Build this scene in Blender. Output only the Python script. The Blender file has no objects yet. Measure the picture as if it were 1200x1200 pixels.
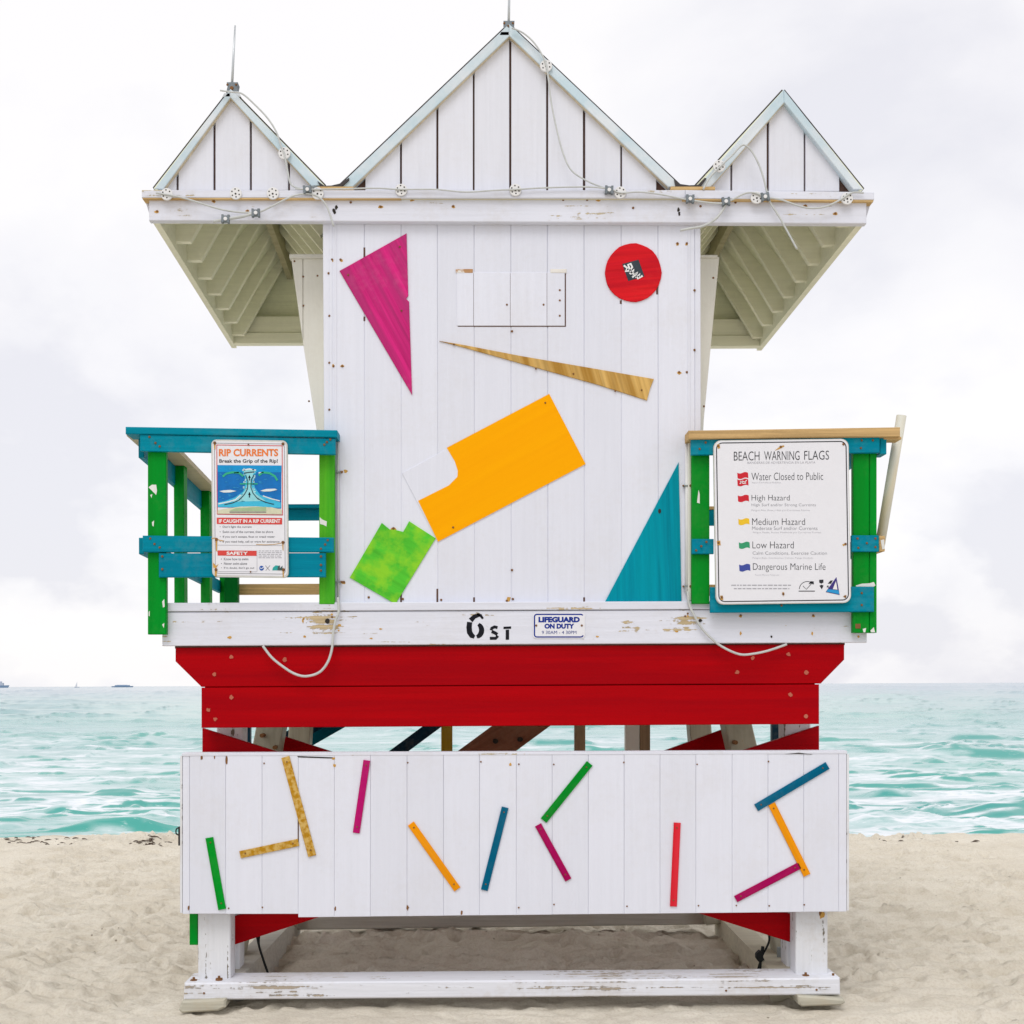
import bpy, bmesh, math, random
import numpy as np
from mathutils import Matrix, Vector, Euler

random.seed(7)
scene = bpy.context.scene
col = scene.collection
R = math.radians

# ------------------------------------------------------------------ camera
FPX, VX, HY, DIST, EYE = 1491.0, 565.0, 802.6, 7.0, 1.77     # focal length in photo pixels, optical axis pixel, distance to the front wall, eye height
ROLL = 0.0042
cam_data = bpy.data.cameras.new("camera")
cam = bpy.data.objects.new("camera", cam_data)
col.objects.link(cam)
cam_data.sensor_width = 36.0
cam_data.lens = FPX / 1200.0 * 36.0
cam_data.shift_x = (600 - VX) / 1200.0
cam_data.shift_y = (HY - 600) / 1200.0
cam_data.clip_start = 0.1
cam_data.clip_end = 80000
cam.matrix_world = Matrix.Translation((0, -DIST, EYE)) @ Matrix.Rotation(R(90), 4, 'X') @ Matrix.Rotation(-ROLL, 4, 'Z')
scene.camera = cam

# ------------------------------------------------------------------ sky, sun, exposure
SUN_EL, SUN_AZ = 54.0, 196.0          # compass degrees from +Y: high, behind the viewer's left shoulder
w = bpy.data.worlds.new("World"); scene.world = w; w.use_nodes = True
nt = w.node_tree; N = nt.nodes; L = nt.links
N.clear()
out = N.new('ShaderNodeOutputWorld'); bg = N.new('ShaderNodeBackground')
sky = N.new('ShaderNodeTexSky'); sky.sky_type = 'NISHITA'; sky.sun_disc = False
sky.sun_elevation = R(SUN_EL); sky.sun_rotation = R(SUN_AZ); sky.dust_density = 2.0
bg.inputs['Strength'].default_value = 0.1
tc = N.new('ShaderNodeTexCoord')
sep = N.new('ShaderNodeSeparateXYZ'); L.new(tc.outputs['Generated'], sep.inputs[0])
ab = N.new('ShaderNodeMath'); ab.operation = 'ABSOLUTE'; L.new(sep.outputs[2], ab.inputs[0])
ad = N.new('ShaderNodeMath'); ad.operation = 'ADD'; ad.inputs[1].default_value = 1.1; L.new(ab.outputs[0], ad.inputs[0])
dv = N.new('ShaderNodeVectorMath'); dv.operation = 'DIVIDE'; L.new(tc.outputs['Generated'], dv.inputs[0]); L.new(ad.outputs[0], dv.inputs[1])
mp = N.new('ShaderNodeMapping'); mp.inputs['Location'].default_value = (2.1, 16.3, 5.5); mp.inputs['Scale'].default_value = (1.0, 1.0, 1.5)
L.new(dv.outputs[0], mp.inputs['Vector'])
n1 = N.new('ShaderNodeTexNoise'); n1.inputs['Scale'].default_value = 4.6; n1.inputs['Detail'].default_value = 9.0; n1.inputs['Roughness'].default_value = 0.52; n1.inputs['Distortion'].default_value = 0.25
L.new(mp.outputs[0], n1.inputs['Vector'])
rp = N.new('ShaderNodeValToRGB')
e = rp.color_ramp.elements
e[0].position = 0.33; e[0].color = (6.6, 6.55, 6.95, 1)
e[1].position = 0.56; e[1].color = (7.95, 7.8, 7.82, 1)
m = rp.color_ramp.elements.new(0.44); m.color = (7.45, 7.35, 7.55, 1)
n2 = N.new('ShaderNodeTexNoise'); n2.inputs['Scale'].default_value = 10.5; n2.inputs['Detail'].default_value = 8.0; n2.inputs['Roughness'].default_value = 0.5
L.new(mp.outputs[0], n2.inputs['Vector'])
band = N.new('ShaderNodeMapRange'); L.new(ab.outputs[0], band.inputs[0])
for i_, v_ in zip((1, 2, 3, 4), (0.36, 0.10, 0.0, 1.0)): band.inputs[i_].default_value = v_
cu_ = N.new('ShaderNodeMapRange'); L.new(n2.outputs['Fac'], cu_.inputs[0])
for i_, v_ in zip((1, 2, 3, 4), (0.47, 0.60, 0.0, 0.15)): cu_.inputs[i_].default_value = v_
mu_ = N.new('ShaderNodeMath'); mu_.operation = 'MULTIPLY'; L.new(band.outputs[0], mu_.inputs[0]); L.new(cu_.outputs[0], mu_.inputs[1])
sb_ = N.new('ShaderNodeMath'); sb_.operation = 'SUBTRACT'; L.new(n1.outputs['Fac'], sb_.inputs[0]); L.new(mu_.outputs[0], sb_.inputs[1])
L.new(sb_.outputs[0], rp.inputs[0])
mx = N.new('ShaderNodeMix'); mx.data_type = 'RGBA'; mx.inputs[0].default_value = 0.93
L.new(sky.outputs[0], mx.inputs[6]); L.new(rp.outputs[0], mx.inputs[7])
L.new(mx.outputs[2], bg.inputs['Color']); L.new(bg.outputs[0], out.inputs[0])

sun_d = bpy.data.lights.new("sun", 'SUN'); sun_d.energy = 0.85; sun_d.angle = R(30); sun_d.color = (1.0, 0.975, 0.95)
sun = bpy.data.objects.new("sun", sun_d); col.objects.link(sun)
sd = Vector((math.sin(R(SUN_AZ)) * math.cos(R(SUN_EL)), math.cos(R(SUN_AZ)) * math.cos(R(SUN_EL)), math.sin(R(SUN_EL))))
sun.rotation_euler = sd.to_track_quat('Z', 'Y').to_euler()
sun.location = (0, 0, 20)

scene.view_settings.view_transform = 'Standard'
scene.view_settings.look = 'None'
scene.view_settings.exposure = 0.42
scene.view_settings.gamma = 1.0
scene.view_settings.use_curve_mapping = False
scene.render.engine = 'CYCLES'
scene.render.resolution_x = 1024; scene.render.resolution_y = 1024

# ------------------------------------------------------------------ measuring: a pixel of the photograph seen on the plane y = Y
CR, SR = math.cos(ROLL), math.sin(ROLL)
def W(px, py, Y=0.0):
    u, v = px - VX, -(py - HY)
    k = (DIST + Y) / FPX
    return ((u * CR + v * SR) * k, EYE + (-u * SR + v * CR) * k)
def WP(pts, Y=0.0): return [W(a, b, Y) for a, b in pts]

# ------------------------------------------------------------------ materials
MATS = {}
def newmat(name):
    m = bpy.data.materials.new(name); m.use_nodes = True
    t = m.node_tree; t.nodes.clear()
    o = t.nodes.new('ShaderNodeOutputMaterial'); b = t.nodes.new('ShaderNodeBsdfPrincipled')
    t.links.new(b.outputs[0], o.inputs[0])
    return m, t, b
def mathn(t, op, a, b=None, clamp=False):
    n = t.nodes.new('ShaderNodeMath'); n.operation = op; n.use_clamp = clamp
    for i, v in enumerate((a, b)):
        if v is None: continue
        if isinstance(v, (int, float)): n.inputs[i].default_value = v
        else: t.links.new(v, n.inputs[i])
    return n.outputs[0]
def mixc(t, f, a, b):
    n = t.nodes.new('ShaderNodeMix'); n.data_type = 'RGBA'
    for i, v in ((0, f), (6, a), (7, b)):
        if isinstance(v, (int, float)): n.inputs[i].default_value = v
        elif isinstance(v, tuple): n.inputs[i].default_value = (*v, 1)
        else: t.links.new(v, n.inputs[i])
    return n.outputs[2]
def maprange(t, v, a, b, c=0.0, d=1.0):
    n = t.nodes.new('ShaderNodeMapRange')
    t.links.new(v, n.inputs[0])
    for i, q in zip((1, 2, 3, 4), (a, b, c, d)): n.inputs[i].default_value = q
    return n.outputs[0]
def noise(t, vec, scale, detail=4, rough=0.55, w=None):
    n = t.nodes.new('ShaderNodeTexNoise'); n.inputs['Scale'].default_value = scale
    n.inputs['Detail'].default_value = detail; n.inputs['Roughness'].default_value = rough
    t.links.new(vec, n.inputs['Vector'])
    return n.outputs['Fac']
WOODC = (0.30, 0.22, 0.13)
def paint(name, color, angle=0.0, vary=0.10, chip=0.0, chipcol=WOODC, rough=0.45, grain=0.4, second=None, second_amt=0.5,
          dirt=0.12, dirtcol=(0.45, 0.38, 0.27), spots=(), rust=0.0, shades=0.06, streak=40.0, second_scale=None):
    """angle: direction of the grain in the x-z plane, degrees from +x."""
    if name in MATS: return MATS[name]
    m, t, b = newmat(name)
    g = t.nodes.new('ShaderNodeNewGeometry'); pos = g.outputs['Position']
    oi = t.nodes.new('ShaderNodeObjectInfo')
    rot = t.nodes.new('ShaderNodeVectorRotate'); rot.rotation_type = 'Y_AXIS'; rot.inputs['Angle'].default_value = R(angle)
    t.links.new(pos, rot.inputs['Vector'])
    mp = t.nodes.new('ShaderNodeMapping'); mp.inputs['Scale'].default_value = (1.6, streak * 0.6, streak)
    t.links.new(rot.outputs[0], mp.inputs['Vector'])
    off = t.nodes.new('ShaderNodeVectorMath'); off.operation = 'ADD'
    t.links.new(mp.outputs[0], off.inputs[0])
    rv = t.nodes.new('ShaderNodeCombineXYZ'); t.links.new(mathn(t, 'MULTIPLY', oi.outputs['Random'], 37.0), rv.inputs[0]); t.links.new(mathn(t, 'MULTIPLY', oi.outputs['Random'], 91.0), rv.inputs[2])
    t.links.new(rv.outputs[0], off.inputs[1])
    gv = off.outputs[0]
    gr = noise(t, gv, 1.0, 6, 0.62)
    big = noise(t, pos, 2.3, 5, 0.6)
    fine = noise(t, pos, 34.0, 4, 0.6)
    c = tuple(color)
    base = mixc(t, maprange(t, gr, 0.3, 0.7), tuple(x * (1 - vary) for x in c), tuple(min(0.95, x * (1 + vary)) for x in c))
    if second is not None:
        n2 = noise(t, gv, 0.28, 4, 0.6) if second_scale is None else noise(t, pos, second_scale, 4, 0.6)
        base = mixc(t, mathn(t, 'MULTIPLY', maprange(t, n2, 0.42, 0.60), second_amt), base, tuple(second))
    # board to board shade
    sh = maprange(t, oi.outputs['Random'], 0, 1, 1 - shades, 1.0)
    hs = t.nodes.new('ShaderNodeHueSaturation'); t.links.new(sh, hs.inputs['Value']); t.links.new(base, hs.inputs['Color'])
    base = hs.outputs[0]
    if dirt:
        dm = mathn(t, 'MULTIPLY', maprange(t, mathn(t, 'ADD', mathn(t, 'MULTIPLY', big, 0.7), mathn(t, 'MULTIPLY', fine, 0.3)), 0.50, 0.78), dirt * 2)
        base = mixc(t, dm, base, dirtcol)
    chipf = None
    if chip or spots:
        f = mathn(t, 'ADD', mathn(t, 'MULTIPLY', gr, 0.62), mathn(t, 'MULTIPLY', fine, 0.22))
        f = mathn(t, 'ADD', f, mathn(t, 'MULTIPLY', big, 0.30))
        for (sx, sz, rx, rz, st) in spots:
            sub = t.nodes.new('ShaderNodeVectorMath'); sub.operation = 'SUBTRACT'; t.links.new(pos, sub.inputs[0]); sub.inputs[1].default_value = (sx, 0, sz)
            sc = t.nodes.new('ShaderNodeVectorMath'); sc.operation = 'MULTIPLY'; t.links.new(sub.outputs[0], sc.inputs[0]); sc.inputs[1].default_value = (1 / rx, 0, 1 / rz)
            ln = t.nodes.new('ShaderNodeVectorMath'); ln.operation = 'LENGTH'; t.links.new(sc.outputs[0], ln.inputs[0])
            f = mathn(t, 'ADD', f, maprange(t, ln.outputs['Value'], 0.0, 1.0, st, 0.0))
        th = 0.80 - chip * 0.245
        chipf = maprange(t, f, th, th + 0.015)
        base = mixc(t, chipf, base, mixc(t, maprange(t, gr, 0.35, 0.65), tuple(x * 0.6 for x in chipcol), tuple(x * 1.25 for x in chipcol)))
    if rust:
        rn = noise(t, pos, 9.0, 5, 0.7)
        rm = maprange(t, rn, 0.70 - rust * 0.2, 0.76 - rust * 0.2)
        base = mixc(t, mathn(t, 'MULTIPLY', rm, 0.85), base, mixc(t, fine, (0.55, 0.26, 0.05), (0.25, 0.09, 0.02)))
    t.links.new(base, b.inputs['Base Color'])
    b.inputs['Roughness'].default_value = rough
    b.inputs['Specular IOR Level'].default_value = 0.05
    bp = t.nodes.new('ShaderNodeBump'); bp.inputs['Strength'].default_value = grain; bp.inputs['Distance'].default_value = 0.004
    hgt = mathn(t, 'ADD', gr, mathn(t, 'MULTIPLY', fine, 0.25))
    if chipf is not None: hgt = mathn(t, 'SUBTRACT', hgt, mathn(t, 'MULTIPLY', chipf, 0.7))
    t.links.new(hgt, bp.inputs['Height']); t.links.new(bp.outputs[0], b.inputs['Normal'])
    MATS[name] = m
    return m
def plain(name, color, rough=0.5, metal=0.0, var=0.08):
    if name in MATS: return MATS[name]
    m, t, b = newmat(name)
    g = t.nodes.new('ShaderNodeNewGeometry')
    n = noise(t, g.outputs['Position'], 30.0, 4, 0.6)
    t.links.new(mixc(t, n, tuple(x * (1 - var * 2) for x in color), tuple(min(0.95, x * (1 + var)) for x in color)), b.inputs['Base Color'])
    b.inputs['Roughness'].default_value = rough; b.inputs['Metallic'].default_value = metal
    b.inputs['Specular IOR Level'].default_value = 0.25
    MATS[name] = m
    return m

WHITE = (0.715, 0.735, 0.82)
CREAM = (0.86, 0.86, 0.70)
TEAL = (0.0, 0.235, 0.33)
GREEN = (0.0, 0.27, 0.022)
RED = (0.38, 0.0, 0.003)

# ------------------------------------------------------------------ builders
def finish(o, parent):
    """link o; geometry sits in world coordinates, origin moved to its centre; keep it in place under its parent"""
    me = o.data
    if me is not None and len(me.vertices):
        n = len(me.vertices); co = np.empty(n * 3, dtype=np.float32); me.vertices.foreach_get('co', co); co = co.reshape(-1, 3)
        c = (co.min(0) + co.max(0)) / 2
        co -= c; me.vertices.foreach_set('co', co.ravel()); me.update()
        o.location = Vector([float(q) for q in c])
    col.objects.link(o)
    if parent is not None:
        o.parent = parent
        o.matrix_parent_inverse = WORLD[parent.name].inverted()
    WORLD[o.name] = Matrix.Translation(o.location)
    return o
WORLD = {}
def obj(name, bm, mat, parent=None, smooth=False):
    bmesh.ops.recalc_face_normals(bm, faces=bm.faces)
    me = bpy.data.meshes.new(name); bm.to_mesh(me); bm.free()
    if smooth:
        for p in me.polygons: p.use_smooth = True
    me.materials.append(mat)
    return finish(bpy.data.objects.new(name, me), parent)
def empty(name, loc):
    o = bpy.data.objects.new(name, None); o.empty_display_size = 0.2
    o.location = loc; col.objects.link(o); WORLD[o.name] = Matrix.Translation(Vector(loc))
    return o
def tag(o, label, cat, group=None):
    o['label'] = label; o['category'] = cat
    if group: o['group'] = group
    return o
def lab(o, label): o['label'] = label; return o
def prism_bm(pts, y0, y1, dx=0.0, bev=0.0, bm=None):
    """xz outline (list of (x, z)) between y0 (front) and y1 (back); dx shifts the back outline sideways"""
    bm = bm or bmesh.new()
    f = [bm.verts.new((x, y0, z)) for x, z in pts]
    k = [bm.verts.new((x + dx, y1, z)) for x, z in pts]
    ff = bm.faces.new(f); bm.faces.new(list(reversed(k)))
    n = len(pts)
    for i in range(n): bm.faces.new((f[i], k[i], k[(i + 1) % n], f[(i + 1) % n]))
    bmesh.ops.recalc_face_normals(bm, faces=bm.faces)
    if bev > 0:
        es = [e for e in bm.edges if ff in e.link_faces]
        bmesh.ops.bevel(bm, geom=es, offset=bev, segments=1, affect='EDGES', profile=0.5)
    return bm
def prism(name, pts, y0, y1, mat, parent=None, dx=0.0, bev=0.0):
    return obj(name, prism_bm(pts, y0, y1, dx, bev), mat, parent)
def rect(a, b, c, d): return [(a, d), (c, d), (c, b), (a, b)]      # pixel box left, top, right, bottom -> outline from lower left
def pbox(name, a, b, c, d, y0, y1, mat, parent=None, bev=0.003, dx=0.0, Y=None):
    return prism(name, WP(rect(a, b, c, d), y0 if Y is None else Y), y0, y1, mat, parent, dx, bev)
def tilt(name, l, r, tl, bl, tr, br, y0, y1, mat, parent=None, bev=0.003):
    """a board measured by its left and right end heights"""
    return prism(name, WP([(l, bl), (r, br), (r, tr), (l, tl)], y0), y0, y1, mat, parent, 0, bev)
def beam_bm(p, q, wx, wz, up=Vector((0, 0, 1)), bev=0.004):
    p, q = Vector(p), Vector(q); d = (q - p); L_ = d.length; d.normalize()
    s = d.cross(up)
    if s.length < 1e-4: s = Vector((1, 0, 0))
    s.normalize(); u = s.cross(d)
    bm = bmesh.new(); vs = []
    for e_ in (p, q):
        for a, b in ((-1, -1), (1, -1), (1, 1), (-1, 1)): vs.append(bm.verts.new(e_ + s * (a * wx / 2) + u * (b * wz / 2)))
    for f in ((0, 1, 2, 3), (7, 6, 5, 4), (0, 4, 5, 1), (1, 5, 6, 2), (2, 6, 7, 3), (3, 7, 4, 0)): bm.faces.new([vs[i] for i in f])
    bmesh.ops.recalc_face_normals(bm, faces=bm.faces)
    if bev: bmesh.ops.bevel(bm, geom=list(bm.edges), offset=bev, segments=1, affect='EDGES')
    return bm
def beam(name, p, q, wx, wz, mat, parent=None, up=Vector((0, 0, 1)), bev=0.004): return obj(name, beam_bm(p, q, wx, wz, up, bev), mat, parent)
def smooth_path(P, n=6):
    P = [Vector(p) for p in P]; out_ = []
    for i in range(len(P) - 1):
        a, b, c, d = P[max(i - 1, 0)], P[i], P[i + 1], P[min(i + 2, len(P) - 1)]
        for k in range(n):
            s = k / n
            out_.append(0.5 * ((2 * b) + (c - a) * s + (2 * a - 5 * b + 4 * c - d) * s * s + (3 * b - a - 3 * c + d) * s ** 3))
    out_.append(P[-1]); return out_
def tube_bm(P, r, seg=8, bm=None):
    bm = bm or bmesh.new(); rings = []
    for i, p in enumerate(P):
        d = (P[min(i + 1, len(P) - 1)] - P[max(i - 1, 0)]).normalized()
        ref = Vector((0, 1, 0)) if abs(d.y) < 0.9 else Vector((0, 0, 1))
        s = d.cross(ref).normalized(); u = s.cross(d)
        rr = r[i] if isinstance(r, (list, tuple)) else r
        rings.append([bm.verts.new(p + s * math.cos(2 * math.pi * k / seg) * rr + u * math.sin(2 * math.pi * k / seg) * rr) for k in range(seg)])
    for a, b in zip(rings, rings[1:]):
        for k in range(seg): bm.faces.new((a[k], a[(k + 1) % seg], b[(k + 1) % seg], b[k]))
    bm.faces.new(rings[0]); bm.faces.new(list(reversed(rings[-1])))
    return bm
def P3(px, py, Y): x, z = W(px, py, Y); return Vector((x, Y, z))
def cable(name, pts, rpx, mat, parent=None, Y=-0.06, n=6):
    P = [P3(p[0], p[1], p[2] if len(p) > 2 else Y) for p in pts]
    return obj(name, tube_bm(smooth_path(P, n), rpx * DIST / FPX), mat, parent, True)
def stick_pts(a, b, wpx):
    (x0, y0), (x1, y1) = a, b
    d = math.hypot(x1 - x0, y1 - y0); nx, ny = -(y1 - y0) / d * wpx / 2, (x1 - x0) / d * wpx / 2
    return [(x0 + nx, y0 + ny), (x1 + nx, y1 + ny), (x1 - nx, y1 - ny), (x0 - nx, y0 - ny)]
def disc_pts(cx, cy, rx, ry=None, n=20, wob=0.0):
    ry = ry or rx
    return [(cx + rx * (1 + random.uniform(-wob, wob)) * math.cos(2 * math.pi * k / n), cy - ry * (1 + random.uniform(-wob, wob)) * math.sin(2 * math.pi * k / n)) for k in range(n)]
def ribbon(pts, wpx):
    """pixel polyline -> closed pixel outline of a stroke"""
    A, B = [], []
    for i, p in enumerate(pts):
        q0, q1 = pts[max(i - 1, 0)], pts[min(i + 1, len(pts) - 1)]
        dx_, dy_ = q1[0] - q0[0], q1[1] - q0[1]; d = math.hypot(dx_, dy_) or 1
        ww = wpx[i] if isinstance(wpx, (list, tuple)) else wpx
        A.append((p[0] - dy_ / d * ww / 2, p[1] + dx_ / d * ww / 2)); B.append((p[0] + dy_ / d * ww / 2, p[1] - dx_ / d * ww / 2))
    return A + B[::-1]
def flat_multi(name, outlines, Y, mat, parent, th=0.0008):
    """several separate marks of one print"""
    bm = bmesh.new()
    for o_ in outlines:
        pts = WP(o_, Y)
        f = [bm.verts.new((x, Y, z)) for x, z in pts]; k = [bm.verts.new((x, Y + th, z)) for x, z in pts]
        bm.faces.new(f); n = len(f)
        for i in range(n): bm.faces.new((f[i], k[i], k[(i + 1) % n], f[(i + 1) % n]))
    o = obj(name, bm, mat, parent)
    if len(outlines) > 1: o['kind'] = 'stuff'
    return o
def text(name, s, box, Y, mat, parent, weight=0.0, th=0.0006):
    """lettering fitted to a pixel box (left, top, right, bottom); box may carry a slope as a fifth value (pixels down over its width)"""
    cu = bpy.data.curves.new('tmp', 'FONT'); cu.body = s; cu.size = 1.0; cu.offset = weight; cu.resolution_u = 3
    o = bpy.data.objects.new('tmp', cu); col.objects.link(o)
    dg = bpy.context.evaluated_depsgraph_get(); me = bpy.data.meshes.new_from_object(o.evaluated_get(dg))
    bpy.data.objects.remove(o); bpy.data.curves.remove(cu)
    n = len(me.vertices); co = np.empty(n * 3, dtype=np.float32); me.vertices.foreach_get('co', co); co = co.reshape(-1, 3)
    mn, mxx = co.min(0), co.max(0)
    l, t_, r_, b_ = box[:4]; sl = box[4] if len(box) > 4 else 0
    for i in range(n):
        fx = (co[i, 0] - mn[0]) / (mxx[0] - mn[0]); fz = (co[i, 1] - mn[1]) / (mxx[1] - mn[1])
        x, z = W(l + fx * (r_ - l), b_ - fz * (b_ - t_) + sl * fx, Y)
        co[i] = (x, Y, z)
    me.vertices.foreach_set('co', co.ravel()); me.name = name
    me.materials.clear(); me.materials.append(mat)
    return finish(bpy.data.objects.new(name, me), parent)

# ------------------------------------------------------------------ noise for the terrain
def vnoise(x, y, seed):
    rng = np.random.RandomState(seed); T = rng.rand(256, 256)
    xi = np.floor(x).astype(np.int64); yi = np.floor(y).astype(np.int64); fx = x - xi; fy = y - yi
    fx = fx * fx * fx * (fx * (fx * 6 - 15) + 10); fy = fy * fy * fy * (fy * (fy * 6 - 15) + 10)
    a = T[yi % 256, xi % 256]; b = T[yi % 256, (xi + 1) % 256]; c = T[(yi + 1) % 256, xi % 256]; d = T[(yi + 1) % 256, (xi + 1) % 256]
    return (a * (1 - fx) + b * fx) * (1 - fy) + (c * (1 - fx) + d * fx) * fy - 0.5
def grid_mesh(name, X, Y, Z, mat, smooth=True):
    ny, nx = X.shape
    me = bpy.data.meshes.new(name)
    co = np.stack([X, Y, Z], -1).reshape(-1, 3).astype(np.float32)
    i = np.arange(ny * nx).reshape(ny, nx)
    q = np.stack([i[:-1, :-1], i[:-1, 1:], i[1:, 1:], i[1:, :-1]], -1).reshape(-1, 4)
    me.vertices.add(len(co)); me.vertices.foreach_set('co', co.ravel())
    me.loops.add(q.size); me.loops.foreach_set('vertex_index', q.ravel().astype(np.int32))
    me.polygons.add(len(q)); me.polygons.foreach_set('loop_start', np.arange(0, q.size, 4, dtype=np.int32))
    me.polygons.foreach_set('use_smooth', np.full(len(q), smooth))
    me.update(calc_edges=True)
    me.materials.append(mat)
    o = bpy.data.objects.new(name, me); col.objects.link(o); o['kind'] = 'structure'
    return o

# ------------------------------------------------------------------ sand
def axis(lo, hi, step, far_lo, far_hi, g=1.18):
    a = list(np.arange(lo, hi + 1e-6, step)); s = step
    while a[-1] < far_hi: s *= g; a.append(a[-1] + s)
    s = step; pre = []
    c = lo
    while c > far_lo: s *= g; c -= s; pre.append(c)
    return np.array(pre[::-1] + a)
ax = axis(-4.6, 5.2, 0.019, -160, 160)
ay = axis(-1.2, 8.4, 0.019, -40, 24)
SX, SY = np.meshgrid(ax, ay)
def sand_height(X, Y):
    z = np.zeros_like(X)
    wx = X + 0.25 * vnoise(X * 2.1, Y * 2.1, 5); wy = Y + 0.25 * vnoise(X * 2.1 + 40, Y * 2.1, 6)
    z += 0.06 * vnoise(wx * 0.9, wy * 1.2, 11)
    z += 0.045 * vnoise(wx * 2.0, wy * 4.2, 12)
    z += 0.040 * np.abs(vnoise(wx * 3.4, wy * 8.0, 13)) * 2 - 0.02
    z += 0.034 * vnoise(wx * 5.5, wy * 12.5, 14)
    z += 0.019 * vnoise(wx * 10, wy * 21, 15) + 0.010 * vnoise(X * 18, Y * 33, 16) + 0.006 * vnoise(X * 48, Y * 50, 17)
    return z
near = np.exp(-((SX / 9) ** 4 + ((SY - 3) / 12) ** 4))
SZ = sand_height(SX, SY) * (0.35 + 0.65 * near)
rng = np.random.RandomState(3)
for _ in range(4200):
    fx, fy = rng.uniform(-4.6, 5.2), rng.uniform(-1.2, 8.4)
    a = rng.normal(0, 0.5); la, lb = rng.uniform(0.05, 0.12), rng.uniform(0.03, 0.06); dep = rng.uniform(0.012, 0.036)
    i0, i1 = np.searchsorted(ay, fy - 0.4), np.searchsorted(ay, fy + 0.4); j0, j1 = np.searchsorted(ax, fx - 0.4), np.searchsorted(ax, fx + 0.4)
    dx, dy = SX[i0:i1, j0:j1] - fx, SY[i0:i1, j0:j1] - fy
    u, v = (dx * math.cos(a) + dy * math.sin(a)) / la, (-dx * math.sin(a) + dy * math.cos(a)) / lb
    r2 = u * u + v * v
    SZ[i0:i1, j0:j1] += dep * (-np.exp(-(r2 ** 1.7) * 0.9) + 0.5 * np.exp(-((np.sqrt(r2) - 1.35) ** 2) * 7.0))
# calmer in front of the sill, mound under the tower, berm falling to the water
flat = np.exp(-((SY + 0.2) / 0.55) ** 2) * np.exp(-(SX / 2.4) ** 6)
SZ *= 1 - 0.70 * flat
SZ += 0.006 * flat
mound = np.exp(-(((SY - 1.55) / 0.42) ** 2)) * np.exp(-((SX - 0.05) / 1.05) ** 4)
SZ += 0.055 * mound
under = np.exp(-(((SY - 0.9) / 0.8) ** 4)) * np.exp(-((SX - 0.1) / 1.35) ** 6)
SZ = np.where(under > 0.3, np.minimum(SZ, 0.16), SZ) + 0.03 * under + 0.06 * under * np.abs(vnoise(SX * 3.2, SY * 5.0, 71)) + 0.03 * under * vnoise(SX * 7, SY * 11, 72)
# keep the sand below the front sill
sill = np.exp(-((SY - 0.05) / 0.16) ** 4) * np.exp(-((SX - 0.17) / 2.0) ** 12)
SZ = np.where(sill > 0.2, np.minimum(SZ, 0.026), SZ)
crest = 7.45 - 0.012 * SX + 0.12 * vnoise(SX * 0.5, SX * 0 + 3, 21)
over = np.clip(SY - crest, 0, None)
SZ += 0.01 * np.exp(-((SY - crest) / 0.8) ** 2)
SZ -= np.where(over < 1.5, 0.09 * over ** 2, 0.2025 + 0.19 * (over - 1.5))

m_sand, t, b = newmat('sand')
g = t.nodes.new('ShaderNodeNewGeometry'); pos = g.outputs['Position']
s1 = noise(t, pos, 1.3, 6, 0.6); s2 = noise(t, pos, 60.0, 5, 0.7); s3 = noise(t, pos, 420.0, 3, 0.7)
c = mixc(t, maprange(t, s1, 0.3, 0.7), (0.665, 0.61, 0.505), (0.78, 0.735, 0.635))
c = mixc(t, mathn(t, 'MULTIPLY', maprange(t, s2, 0.45, 0.72), 0.45), c, (0.45, 0.36, 0.25))
c = mixc(t, mathn(t, 'MULTIPLY', maprange(t, s3, 0.35, 0.65), 0.25), c, (0.66, 0.60, 0.51))
vor = t.nodes.new('ShaderNodeTexVoronoi'); vor.inputs['Scale'].default_value = 9.0; t.links.new(pos, vor.inputs['Vector'])
deb = mathn(t, 'MULTIPLY', maprange(t, vor.outputs['Distance'], 0.085, 0.05), maprange(t, noise(t, pos, 0.9, 3, 0.6), 0.52, 0.60))
c = mixc(t, mathn(t, 'MULTIPLY', deb, 0.75), c, (0.12, 0.085, 0.05))
t.links.new(c, b.inputs['Base Color']); b.inputs['Roughness'].default_value = 0.95; b.inputs['Specular IOR Level'].default_value = 0.1
bp = t.nodes.new('ShaderNodeBump'); bp.inputs['Strength'].default_value = 0.8; bp.inputs['Distance'].default_value = 0.02
t.links.new(mathn(t, 'ADD', noise(t, pos, 26.0, 6, 0.65), mathn(t, 'MULTIPLY', s3, 0.25)), bp.inputs['Height']); t.links.new(bp.outputs[0], b.inputs['Normal'])
grid_mesh('beach_sand', SX, SY, SZ, m_sand)

# ------------------------------------------------------------------ sea
SEA = -1.0
dist = 1.0 / np.linspace(1 / 15.0, 1 / 6000.0, 900)
dist = np.concatenate([dist, [9000, 15000, 30000, 60000]])
ang = np.concatenate([np.linspace(-80, -27, 60)[:-1], np.linspace(-27, 29, 900), np.linspace(29, 80, 60)[1:]]) * math.pi / 180
A_, D_ = np.meshgrid(ang, dist)
QX, QY = D_ * np.tan(np.clip(A_, -1.45, 1.45)), D_ - DIST
fade = lambda wl: np.clip(1.6 - D_ * D_ / (2.77 * FPX) * 0.9 / wl, 0, 1)          # waves finer than the grid flatten out
def ridged(x, y, s): return (0.5 - np.abs(vnoise(x, y, s))) ** 2 * 4 - 0.55
wx = QX + 2.0 * vnoise(QX / 9, QY / 6, 31); wy = QY + 1.6 * vnoise(QX / 7, QY / 5, 32)
QZ = 0.05 * vnoise(wx / 14, wy / 4.6, 33) * fade(4.6)
QZ += 0.03 * vnoise(wx / 5, wy / 1.9, 34) * fade(1.9)
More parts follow.
